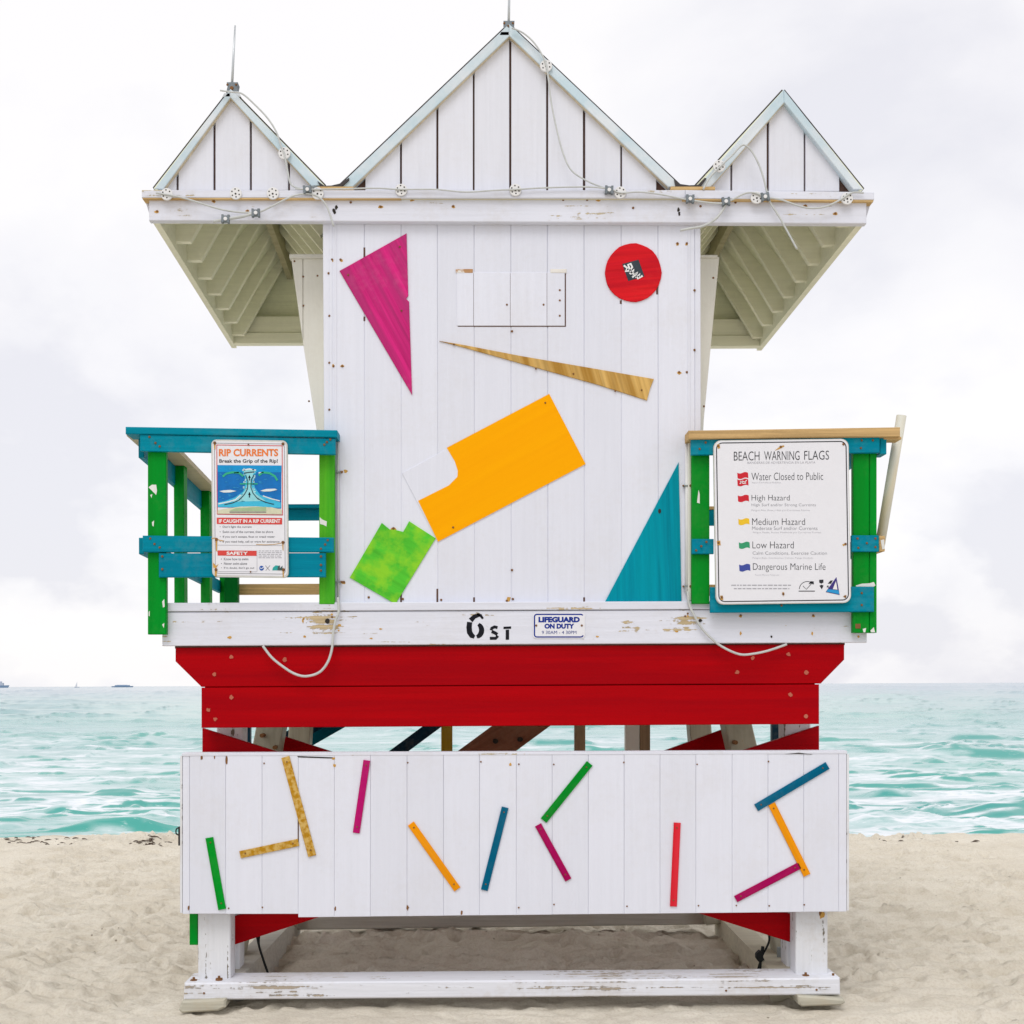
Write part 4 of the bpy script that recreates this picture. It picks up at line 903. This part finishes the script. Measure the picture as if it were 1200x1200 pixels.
pmark('rip_foam', [disc_pts(292 + rd.choice((-1, 1)) * rd.uniform(3.5, 6.5) * (1 + max(0, y_ - 575) * 0.12), y_, rd.uniform(.6, 1.3), rd.uniform(.5, 1.0), 7, .35) for y_ in [rd.uniform(549, 588) for _ in range(34)]], (0.42, 0.70, 0.74), 4)
pmark('beach', [[(254.8, 602), (330, 602.5), (330, 597), (318, 594.5), (300, 593.4), (282, 593.6), (268, 595.5), (254.8, 598)]], (0.62, 0.62, 0.45), 5)
pmark('dune_grass', [[(268, 599), (312, 599), (312, 593.8), (292, 594.6), (276, 595.6)]], (0.36, 0.48, 0.28), 6)
flat_multi('caption_bar', [[(269, 600.6), (312, 600.6), (312, 599.6), (269, 599.6)]], q - 0.0035, mGrp, rs)
pmark('red_band', [[(254, 614), (330.6, 614.6), (330.6, 607), (254, 606.6)], [(255, 651), (300.6, 651.4), (300.6, 645.4), (255, 645)]], (0.66, 0.06, 0.05), 1)
mPw = plain('white_print', (0.8, 0.8, 0.8), 0.5)
text('band_text', 'IF CAUGHT IN A RIP CURRENT', (256.5, 608.4, 328.5, 612.8), q - 0.001, mPw, rs, 0.03)
text('band_text', 'SAFETY', (265.5, 646.4, 290.5, 650.2), q - 0.001, mPw, rs, 0.04)
for i, s in enumerate(("•  Don't fight the current", "•  Swim out of the current, then to shore", "•  If you can't escape, float or tread water", "•  If you need help, call or wave for assistance")):
    text('advice_line', s, (257.5, 616.0 + 5.8 * i, (295, 320, 322, 327.5)[i], 619.2 + 5.8 * i), q, mGrp, rs, 0.01)
for i, s in enumerate(("•  Know how to swim", "•  Never swim alone", "•  If in doubt, don't go out")):
    text('advice_line', s, (259, 653.6 + 5.3 * i, (291, 289.5, 298)[i], 656.6 + 5.3 * i), q, mGrp, rs, 0.01)
flat_multi('rule', [[(255, 639.0), (331, 639.6), (331, 639.1), (255, 638.5)], [(255, 670), (301, 670.3), (301, 669.8), (255, 669.5)], [(301, 645), (301.4, 645), (301.4, 670), (301, 670)]], q, mLgp, rs)
bars = []
for ln in range(5):
    xx = 303.0
    while xx < 329:
        wd = random.uniform(1.5, 5); bars.append([(xx, 646.0 + ln * 2.0), (min(xx + wd, 330), 646.0 + ln * 2.0), (min(xx + wd, 330), 645.2 + ln * 2.0), (xx, 645.2 + ln * 2.0)]); xx += wd + 1
flat_multi('small_print', bars, q, mLgp, rs)
pmark('round_logo', [disc_pts(306.5, 665.8, 2.7, 2.9, 14)], (0.01, 0.09, 0.40), 1); pmark('logo_wave', [ribbon([(304.5, 665.4), (306.5, 666.4), (308.8, 664.6)], 0.9)], (0.75, 0.8, 0.85), 2)
flat_multi('cross_logo', [ribbon([(311, 662.8), (316, 668.6)], 0.8), ribbon([(316.4, 662.6), (311.4, 668.6)], 0.8)], q, mLgp, rs)
pmark('green_logo', [[(319, 668.4), (320, 665), (323, 662.5), (327, 663), (327, 668.4)]], (0.02, 0.36, 0.34), 1); pmark('logo_figure', [[(325, 668.4), (325.6, 664), (328, 662.4), (328, 666), (331, 662.8), (331, 668.4)]], (0.05, 0.10, 0.10), 2)
for px, py in ((251.5, 519), (331.5, 520), (253.5, 632), (331.5, 635.5), (253, 667.5), (332, 667.5), (293.5, 670), (291, 521)):
    screw(px, py, q - 0.003, rs, 1.9 if px not in (293.5, 291) else 1.0)
flat_multi('rust_run', [[(252.6, 633), (254.6, 633), (254.3, 647), (253, 645)], [(330.8, 637), (332.2, 637), (332, 646), (331.2, 644)], ribbon([(247.8, 631), (252, 630.4), (257, 633), (262, 634)], 0.9), ribbon([(331, 636), (322, 637.8), (312, 638.4), (300, 638)], 0.6), [(251.5, 669), (254.4, 669), (253.6, 676), (252, 675)], [(331, 669), (332.8, 669), (332.4, 677), (331.4, 676)], [(249.5, 659), (253, 663), (256, 661), (253, 666), (250, 665)], [(250.6, 521), (252.5, 521), (252.2, 527), (251, 526)]], q - 0.0012, mStain, rs)

# beach warning flags
x, z = W(918, 706, YS)
fs = empty('warning_flag_sign', (x, YS, z)); tag(fs, 'large white beach warning flags notice covering the railing with the bare wood cap', 'sign')
SL, SKW = -2.0, 3.0
prism('panel', WP(rrect(836, 516, 994.5, 708.5, 9, SL, SKW), YS), YS, YS + 0.018, mEdge, fs, 0, 0.001)
prism('face', WP(rrect(837, 517, 993.5, 707.5, 8.4, SL, SKW), YS), YS - 0.0012, YS, mAl, fs)
flat_multi('border', frame_marks(839, 518.6, 992, 705.6, 7.5, 1.15, SL, SKW), q, mBlk, fs)
for wd_, a, b_, yy in (('BEACH', 860, 890, 529.2), ('WARNING', 895.5, 937, 528.8), ('FLAGS', 942.5, 971.5, 528.3)): text('heading', wd_, (a, yy, b_, yy + 10.6, -.3), q, mBlk, fs, -0.008)
text('subheading', 'BANDERAS DE ADVERTENCIA EN LA PLAYA', (876, 541, 955.5, 543.6, -.5), q, mLgp, fs, -0.01)
def flag(name, l, t_, r_, b_, c_):
    n = 8; top = []; bot = []
    for k in range(n + 1):
        f = k / n; wv = 0.9 * math.sin(f * 2 * math.pi)
        top.append((l + (r_ - l) * f, t_ + wv)); bot.append((l + (r_ - l) * f + 0.4, b_ + wv))
    return lab(flat_multi('flag_print', [top + bot[::-1]], q, plain('flag_' + name, c_, 0.45, 0, 0.06), fs), name + ' printed flag')
FR = (0.56, 0.012, 0.025)
flag('red', 864, 554, 876.6, 560.4, FR); flag('red with swimmer', 864, 561.8, 876.8, 569, FR)
flat_multi('swimmer_mark', [ribbon([(867, 567), (870, 563.8), (873, 565), (875, 562.6)], 1.0), ribbon([(867.4, 564), (871, 566.6), (874.4, 566)], 0.9)], q - 0.001, mPw, fs)
flag('plain red', 864.6, 580.6, 877.4, 587.6, FR); flag('yellow', 865.2, 608, 878, 614.6, (0.78, 0.50, 0.02)); flag('green', 865.8, 635.6, 878.4, 642.4, (0.03, 0.30, 0.14)); flag('blue', 866.2, 661.6, 879, 669, (0.045, 0.07, 0.33))
for s, bx, mt, wt in [('Water Closed to Public', (880.6, 554, 964.6, 562.8, -0.5), mBlk, -0.012), ('Agua Cerrada al Publico', (881, 564.6, 915, 566.8), mLgp, -0.015), ('High Hazard', (880.8, 580, 925.4, 588.6, 0), mBlk, -0.012), ('High Surf and/or Strong Currents', (880.8, 590, 956, 594.2, 0), mGrp, -0.015), ('Peligro Alto, Resaca Alta y/o Corrientes Fuertes', (880.8, 597, 949, 599.4), mLgp, -0.015),
        ('Medium Hazard', (881.4, 607.4, 943.4, 615.2, 0), mBlk, -0.012), ('Moderate Surf and/or Currents', (881.4, 617, 958, 621, 0), mGrp, -0.015), ('Peligro Medio, Resaca Moderada y/o Corrientes Fuertes', (882.4, 623, 962, 625.4), mLgp, -0.015), ('Low Hazard', (881.8, 634.6, 930.2, 642.6, 0), mBlk, -0.012), ('Calm Conditions, Exercise Caution', (882, 646.2, 969, 650.6, 0), mGrp, -0.015), ('Peligro Bajo, Condiciones Calmas, Tenga Cuidado', (882, 653, 953, 655.2), mLgp, -0.015), ('Dangerous Marine Life', (882.4, 660, 967.4, 670.4, 0), mBlk, -0.012), ('Fauna Marina Peligrosa', (885, 673, 913, 675), mLgp, -0.015)]:
    text('flag_meaning', s, bx, q, mt, fs, wt)
bars = []
for ln, (a, b_) in enumerate(((857, 927), (860, 925))):
    xx = a
    while xx < b_:
        wd = random.uniform(2, 6); bars.append([(xx, 686.4 + ln * 4), (min(xx + wd, b_), 686.4 + ln * 4), (min(xx + wd, b_), 685.2 + ln * 4), (xx, 685.2 + ln * 4)]); xx += wd + 1.2
flat_multi('small_print', bars, q, mLgp, fs)
flat_multi('umbrella_logo', [ribbon(arc(946, 691, 9.4, 9.6, 175, 40), 0.7), ribbon([(941, 686.6), (945, 690.6), (951, 684)], 0.7), [(936, 692.2), (955, 692.2), (955, 693.2), (936, 693.2)], [(947.6, 684.6), (950, 681), (953.6, 681.4), (953.8, 684.6), (950.6, 683.8)]], q, mBlk, fs)
flat_multi('shield_logo', [[(960, 679.4), (965, 679.2), (965, 682.6), (962.6, 684), (960, 682.6)], [(960.4, 686.4), (962.6, 685.2), (965.2, 686.2), (963, 690.6)], [(970, 684), (973, 680.4), (976, 680), (974, 684)], [(968.6, 688), (970.4, 685.6), (971.4, 688.6)]], q, mBlk, fs)
lab(flat_multi('triangle_sticker', [[(967.6, 693.8), (984, 697.2), (980.2, 676.2)]], q - 0.0006, plain('sticker_purple', (0.045, 0.03, 0.20), 0.4, 0, 0.1), fs), 'purple and blue triangular sticker')
flat_multi('sticker_base', [[(968.4, 693.2), (983.6, 696.4), (982.8, 691.8), (970.4, 690.4)]], q - 0.0012, plain('sticker_blue', (0.02, 0.30, 0.62), 0.4, 0, 0.1), fs)
flat_multi('sticker_sail', [[(976, 690.4), (981.4, 691), (979.6, 681)]], q - 0.0018, mPw, fs)
for px, py in ((842, 522.5), (915, 523.5), (988.5, 520.5), (842, 636), (991, 637.5), (846, 700), (990.5, 699), (918, 696)): screw(px, py, q - 0.001, fs, 1.6)
flat_multi('rust_run', [[(840, 521), (843, 520), (844, 525), (841.4, 526)], [(908, 528), (913, 524), (918, 521.6), (919.4, 523), (914, 526)], [(840, 634), (844, 633.4), (844.6, 639), (840.6, 639)], [(987, 638), (992, 636.4), (992, 637.6), (988.4, 640)], [(844, 698), (847, 698), (847.6, 703), (844.4, 703)], [(916.6, 694), (919, 694), (918.4, 699)], [(988, 699), (992, 697), (991, 701)]], q - 0.0008, mStain, fs)

# lifeguard on duty plate
yd = -0.0525
x, z = W(655, 746, yd)
ds = empty('duty_sign', (x, yd, z)); tag(ds, 'small blue and white plate with duty hours screwed to the white deck edge', 'sign')
mNv = paint('worn_blue_print', (0.012, 0.035, 0.26), 0, vary=0.2, chip=0.22, chipcol=(0.75, 0.75, 0.78), dirt=0.0, streak=30)
prism('panel', WP(rrect(624.5, 718, 685.5, 748.2, 4), yd), yd, yd + 0.004, mAl, ds, 0, 0.0006)
fm_ = frame_marks(625.6, 719.2, 684.2, 747.2, 3.6, 1.5)
flat_multi('border', [s for i, s in enumerate(fm_) if i not in (0, 1, 22, 23)], yd - 0.0008, mNv, ds)
text('lettering', 'LIFEGUARD', (631, 722.8, 679.5, 729.4), yd - 0.0008, mNv, ds, 0.06)
text('lettering', 'ON DUTY', (638, 730.8, 673, 736.8), yd - 0.0008, mNv, ds, 0.06)
text('hours', '9 30AM - 4 30PM', (635, 739.2, 675.5, 743), yd - 0.0008, mNv, ds, 0.0)
for px in (628.4, 681.8): screw(px, 733, yd - 0.001, ds, 1.5)

# ================================================================== lightning rods, cables, clamps
mCab = plain('weathered_white_cable', (0.55, 0.57, 0.56), 0.6, 0, 0.12); mRod = plain('aluminium_rod', (0.55, 0.58, 0.60), 0.35, 0.6, 0.05)
mClamp = plain('zinc_clamp', (0.20, 0.23, 0.25), 0.5, 0.4, 0.25); mDiscW = plain('white_plastic_disc', (0.74, 0.74, 0.74), 0.4, 0, 0.05)
def rod(px, base_y, tip_px, tip_y, Y, label):
    b_ = P3(px, base_y, Y)
    e_ = empty('lightning_rod', b_); tag(e_, label, 'lightning rod', 'lightning rods on the gable peaks')
    P = [P3(px, base_y, Y), P3(px + (tip_px - px) * .5, base_y + (tip_y - base_y) * .5, Y), P3(tip_px, tip_y, Y)]
    obj('spike', tube_bm(P, [0.0075, 0.0065, 0.004]), mRod, e_, True)
    prism('saddle', WP([(px - 7, base_y + 5), (px + 8, base_y + 5), (px + 6, base_y - 4), (px + 7, base_y - 9), (px - 6, base_y - 9), (px - 5, base_y - 4)], Y - .03), Y - 0.03, Y + 0.03, mClamp, e_, 0, 0.003)
    prism('clamp_plate', WP([(px - 11, base_y + 8.5), (px + 11, base_y + 8.5), (px + 9, base_y + 4), (px - 9, base_y + 4)], Y - .035), Y - 0.035, Y + 0.035, mRod, e_, 0, 0.002)
    screw(px, base_y - 2, Y - 0.032, e_, 2.6)
    for ddx in (-5, 5): screw(px + ddx, base_y - 6, Y - 0.031, e_, 1.5)
rod(271.5, 105, 275.5, 30, 0.0, 'thin metal lightning rod on the peak of a small side gable')
rod(596, 33, 597.5, -42, 0.0, 'thin metal lightning rod on the peak of the tall middle gable')
def run_cable(pts, r_, label, discs=(), clamps=(), Y=-0.085, name='cable'):
    a = pts[0]
    e_ = empty(name, P3(a[0], a[1], Y)); tag(e_, label, 'cable')
    cable('conductor', pts, r_, mCab, e_, Y)
    for (px, py) in discs:
        d_ = obj('fixing_disc', prism_bm(WP(disc_pts(px, py, 7.2, 7.2, 16), Y), Y + 0.004, Y + 0.013, 0, 0.002), mDiscW, e_)
        hol = []
        for k in range(6):
            a_ = k * math.pi / 3 + 0.4; hol.append(disc_pts(px + 4.6 * math.cos(a_), py + 4.6 * math.sin(a_), 0.9, 0.9, 6))
        hol.append(disc_pts(px, py + 1, 1.2, 1.2, 6))
        flat_multi('disc_hole', hol, Y + 0.003, mDark, d_)
    for (px, py) in clamps:
        an = random.uniform(-0.15, 0.15); s_ = 4.8
        prof = [(-1, -1), (-.5, -1), (-.4, -.75), (.4, -.75), (.5, -1), (1, -1), (1, 1), (.5, 1), (.4, .75), (-.4, .75), (-.5, 1), (-1, 1)]
        c_ = prism('clamp', WP([(px + s_ * (u * math.cos(an) - v * math.sin(an)), py + s_ * (u * math.sin(an) + v * math.cos(an))) for u, v in prof], Y - .008), Y - 0.010, Y + 0.012, mClamp, e_, 0, 0.002)
        prism('clamp_bolt', WP(disc_pts(px, py, 2.2, 2.2, 8), Y - .014), Y - 0.015, Y - 0.009, mDiscW, c_)
    return e_
run_cable([(183, 226), (215, 232), (262, 246), (299, 249), (318, 242), (340, 231), (357, 227), (372, 230), (383, 242), (391, 265)], 1.1, 'pale cable hanging in an arch across the fascia below the small gable with the rod', [(195, 227), (276, 226), (319.5, 226)], [(264, 256), (299.5, 249)])
run_cable([(250, 259.5), (264, 257), (285, 253.5), (300, 249)], 1.8, 'short stub of white cable under the fascia between two zinc clamps')
run_cable([(346, 221), (360, 222), (400, 221.5), (440, 220.5), (470, 222), (510, 222), (545, 225), (580, 223), (604, 222), (640, 220), (690, 219), (715, 222), (728, 226), (750, 225), (775, 228), (800, 233), (812, 234.5)], 0.95, 'long pale cable running along the fascia below the middle gable', [(372, 226), (470, 222), (604, 222), (727, 225)], [(360, 221.5), (714, 222), (809, 232.5)], Y=-0.088)
run_cable([(812, 235), (835, 238), (848, 238), (858, 234), (872, 227), (884, 226), (897, 231), (915, 234), (935, 241), (950, 244), (968, 242), (985, 234), (998, 226), (1012, 226)], 1.1, 'pale cable waving along the fascia below the small gable without a rod', [(887, 231), (993, 232)], [(851, 235.5), (897, 230)], Y=-0.088)
run_cable([(600, 33), (612, 38), (624, 48), (634, 62), (640, 76), (643, 95), (646, 120), (652, 150), (660, 180), (670, 200), (688, 212), (702, 218), (714, 222)], 1.0, 'thin cable dropping down the face of the tall middle gable', [(640, 76.5)], (), Y=-0.06)
run_cable([(258, 106), (272, 108), (284, 110), (300, 124), (314, 139), (324, 155), (329, 170), (333, 180), (337, 200), (341, 216), (352, 221)], 1.0, 'thin cable dropping from the rod on the small gable', [(333, 179)], (), Y=-0.06)
run_cable([(824, 222), (832, 208), (845, 194), (858, 182), (866, 173), (872, 170), (880, 176), (888, 190), (894, 206), (898, 222), (903, 238), (912, 252), (922, 270), (934, 292)], 1.15, 'white cable looping over the rake of the small gable without a rod', [(843, 194)], (), Y=-0.075)
run_cable([(797, 270), (810, 267.5), (822, 265.5), (832, 261), (840, 255), (847, 246), (851, 238)], 1.5, 'short bent white cable end below the fascia beside the hut corner', (), (), Y=-0.08)
run_cable([(396, 700), (397, 716), (393, 728), (390.5, 742), (389, 760), (384, 776), (374, 788), (358, 792.5), (344, 789), (330, 780), (318, 770), (308, 757)], 1.5, 'slack grey cable drooping over the red beam below the rip currents notice', (), (), Y=-0.07)
run_cable([(806, 693), (807.5, 708), (814, 722), (823, 737), (838, 752), (852, 761), (868, 767), (884, 766), (902, 762), (922, 755)], 1.4, 'slack grey cable drooping over the red beam below the warning flags notice', (), (), Y=-0.07)
for pts, lb in (([(804.8, 516), (804.8, 696)], 'white conduit pipe down the wall beside the teal triangle'), ([(396, 512), (396.5, 702)], 'grey white conduit pipe down the wall beside the rip currents notice railing')):
    e_ = empty('conduit_pipe', P3(pts[1][0], pts[1][1], -0.012)); tag(e_, lb, 'pipe')
    cable('pipe', pts, 2.1 if pts[0][0] > 600 else 1.4, mDiscW if pts[0][0] > 600 else mCab, e_, -0.014, 2)
    for py in ((569, 687) if pts[0][0] > 600 else (553, 682)):
        pbox('pipe_strap', pts[0][0] - 4, py - .8, pts[0][0] + 4, py + .8, -0.027, 0.0, mGal, e_, 0.0005)
        screw(pts[0][0] - 4, py, -0.027, e_, 1.2); screw(pts[0][0] + 4.6, py, -0.04, e_, 1.6)

# PVC pipe leaning on the railing
mPvc = paint('rust_stained_pvc', (0.72, 0.72, 0.64), 75, vary=0.05, second=(0.62, 0.42, 0.12), second_amt=0.6, dirt=0.15, streak=22, rough=0.4)
P = [P3(1056.5, 487, 0.01), P3(1031, 640, 0.06)]
bmn = bmesh.new(); d = (P[1] - P[0]).normalized(); s_ = d.cross(Vector((0, 1, 0))).normalized(); u_ = s_.cross(d)
rings = []
for p_, r_ in ((P[0], 0.027), (P[1], 0.027), (P[1], 0.022), (P[0], 0.022)):
    rings.append([bmn.verts.new(p_ + s_ * math.cos(k * math.pi / 8) * r_ + u_ * math.sin(k * math.pi / 8) * r_) for k in range(16)])
for a, b_ in zip(rings, rings[1:] + rings[:1]):
    for k in range(16): bmn.faces.new((a[k], a[(k + 1) % 16], b_[(k + 1) % 16], b_[k]))
tag(obj('plastic_pipe', bmn, mPvc, None, True), 'stained white plastic pipe leaning out past the bare wood railing cap', 'pipe')

# black cords by the legs
mCord = plain('black_cord', (0.012, 0.015, 0.015), 0.6)
e_ = empty('cord', P3(316, 1146, 0.4)); tag(e_, 'black cord stretched tight to the sand below the leg with the green board', 'cord')
cable('strand', [(301, 1096, 0.35), (304, 1110, 0.36), (309, 1126, 0.38), (316, 1146, 0.4)], 1.5, mCord, e_); cable('strand', [(304, 1097, 0.35), (303.5, 1106, 0.36), (306, 1118, 0.37)], 1.1, mCord, e_)
e_ = empty('cord', P3(886, 1144, 0.4)); tag(e_, 'knotted black cord hanging to the sand beside the leg with the rust stain', 'cord')
cable('strand', [(902, 1095, 0.32), (901, 1104, 0.34), (897, 1113, 0.36), (893, 1120, 0.38), (890, 1130, 0.39), (886, 1144, 0.4)], 1.3, mCord, e_); cable('strand', [(894, 1109, 0.36), (893, 1118, 0.36), (891, 1140, 0.38)], 2.0, mCord, e_)
prism('knot', WP([(886, 1118), (890, 1114), (896, 1116), (894, 1121), (896, 1125), (889, 1127), (886, 1123)], 0.35), 0.34, 0.38, mCord, e_, 0, 0.004)

# ================================================================== seaweed line and ships
bmn = bmesh.new()
for k in range(120):
    if k < 50: px = random.gauss(192, 9)
    elif k < 70: px = random.gauss(70, 22)
    else: px = random.choice((random.uniform(0, 210), random.uniform(995, 1200)))
    x = (px - VX) * 14.95 / FPX; y = 7.45 + random.uniform(-0.35, 0.05)
    j = np.searchsorted(ax, x); i = np.searchsorted(ay, y); z = float(SZ[min(i, len(ay) - 1), min(j, len(ax) - 1)])
    L0 = random.uniform(0.02, 0.09); a = random.uniform(-0.5, 0.5); h = random.uniform(0.004, 0.012)
    pp = [Vector((x + (q_ - .5) * L0 * math.cos(a), y + (q_ - .5) * L0 * math.sin(a), z + h * math.sin(q_ * math.pi))) for q_ in (0, .33, .66, 1)]
    tube_bm(pp, [0.002, 0.006, 0.005, 0.002], 5, bmn)
sw = obj('seaweed', bmn, plain('dried_seaweed', (0.07, 0.04, 0.025), 0.9, 0, 0.3)); sw['kind'] = 'stuff'; sw['label'] = 'dark dried seaweed strewn along the crest of the beach'; sw['category'] = 'seaweed'

def hull_bm(Lg, B, H, rake):
    bm = bmesh.new(); secs = []
    for f in np.linspace(-0.5, 0.5, 9):
        wd = B / 2 * (1 - (abs(f) * 2) ** 4 * 0.8); top = H * (1 + 0.35 * max(0, f - 0.25)); xs = f * Lg
        secs.append([bm.verts.new((xs + (rake if f > 0.4 else 0), -wd, top)), bm.verts.new((xs, -wd * 0.7, -0.5)), bm.verts.new((xs, wd * 0.7, -0.5)), bm.verts.new((xs + (rake if f > 0.4 else 0), wd, top))])
    for a, b_ in zip(secs, secs[1:]):
        for k in range(4): bm.faces.new((a[k], a[(k + 1) % 4], b_[(k + 1) % 4], b_[k]))
    bm.faces.new(secs[0]); bm.faces.new(secs[-1][::-1]); return bm
def bx(bm, x0_, x1_, y0_, y1_, z0_, z1_): bmesh.ops.create_cube(bm, size=1, matrix=Matrix.Translation(((x0_ + x1_) / 2, (y0_ + y1_) / 2, (z0_ + z1_) / 2)) @ Matrix.Diagonal((x1_ - x0_, y1_ - y0_, z1_ - z0_, 1)))
def place(bm, px, Y): bmesh.ops.translate(bm, verts=bm.verts, vec=((px - VX) * (DIST + Y) / FPX, Y, SEA)); return bm
mShip = plain('hazed_blue_hull', (0.26, 0.36, 0.50), 0.6, 0, 0.05); mShipW = plain('hazed_superstructure', (0.50, 0.54, 0.62), 0.6, 0, 0.05); mSail = plain('pale_sail', (0.68, 0.68, 0.72), 0.7, 0, 0.03)  # distance haze is put into the hull and superstructure colours
def ship(px, Y, label, parts, name='cargo_ship', cat='ship'):
    e_ = empty(name, ((px - VX) * (DIST + Y) / FPX, Y, SEA)); tag(e_, label, cat)
    for nm, bm, mat in parts: obj(nm, place(bm, px, Y), mat, e_)
b1_ = hull_bm(66, 12, 3.6, 3); b2_ = bmesh.new(); bx(b2_, -22, 24, -4, 4, 3.3, 6.8); bx(b2_, -16, 16, -3, 3, 6.7, 7.6)
ship(143, 4000, 'long low haze tinted barge on the horizon', [('hull', b1_, mShip), ('cargo', b2_, mShip)], 'barge')
b1_ = hull_bm(70, 14, 7.5, 4); b2_ = bmesh.new(); bx(b2_, 0, 20, -5, 5, 7.2, 16); bx(b2_, 3, 14, -4, 4, 15.9, 21); b3_ = bmesh.new(); bmesh.ops.create_cone(b3_, cap_ends=True, segments=8, radius1=0.9, radius2=0.4, depth=13, matrix=Matrix.Translation((4, 0, 27)))
ship(-3, 4200, 'tall haze tinted ship cut by the picture edge on the horizon', [('hull', b1_, mShip), ('superstructure', b2_, mShipW), ('mast', b3_, mShipW)])
b1_ = hull_bm(14, 4, 1.6, 1); b2_ = bmesh.new(); v = [b2_.verts.new(c_) for c_ in ((-5, 0, 2), (0.5, 0, 2), (0.2, 0, 15), (-5, .3, 2), (0.5, .3, 2), (0.2, .3, 15))]
for f in ((0, 1, 2), (5, 4, 3), (0, 3, 4, 1), (1, 4, 5, 2), (2, 5, 3, 0)): b2_.faces.new([v[i] for i in f])
b3_ = bmesh.new(); bmesh.ops.create_cone(b3_, cap_ends=True, segments=6, radius1=0.25, radius2=0.12, depth=16, matrix=Matrix.Translation((0.8, 0, 9)))
ship(90, 3600, 'tiny pale sailing boat on the horizon', [('hull', b1_, mShipW), ('sail', b2_, mSail), ('mast', b3_, mShipW)], 'sailing_boat', 'boat')
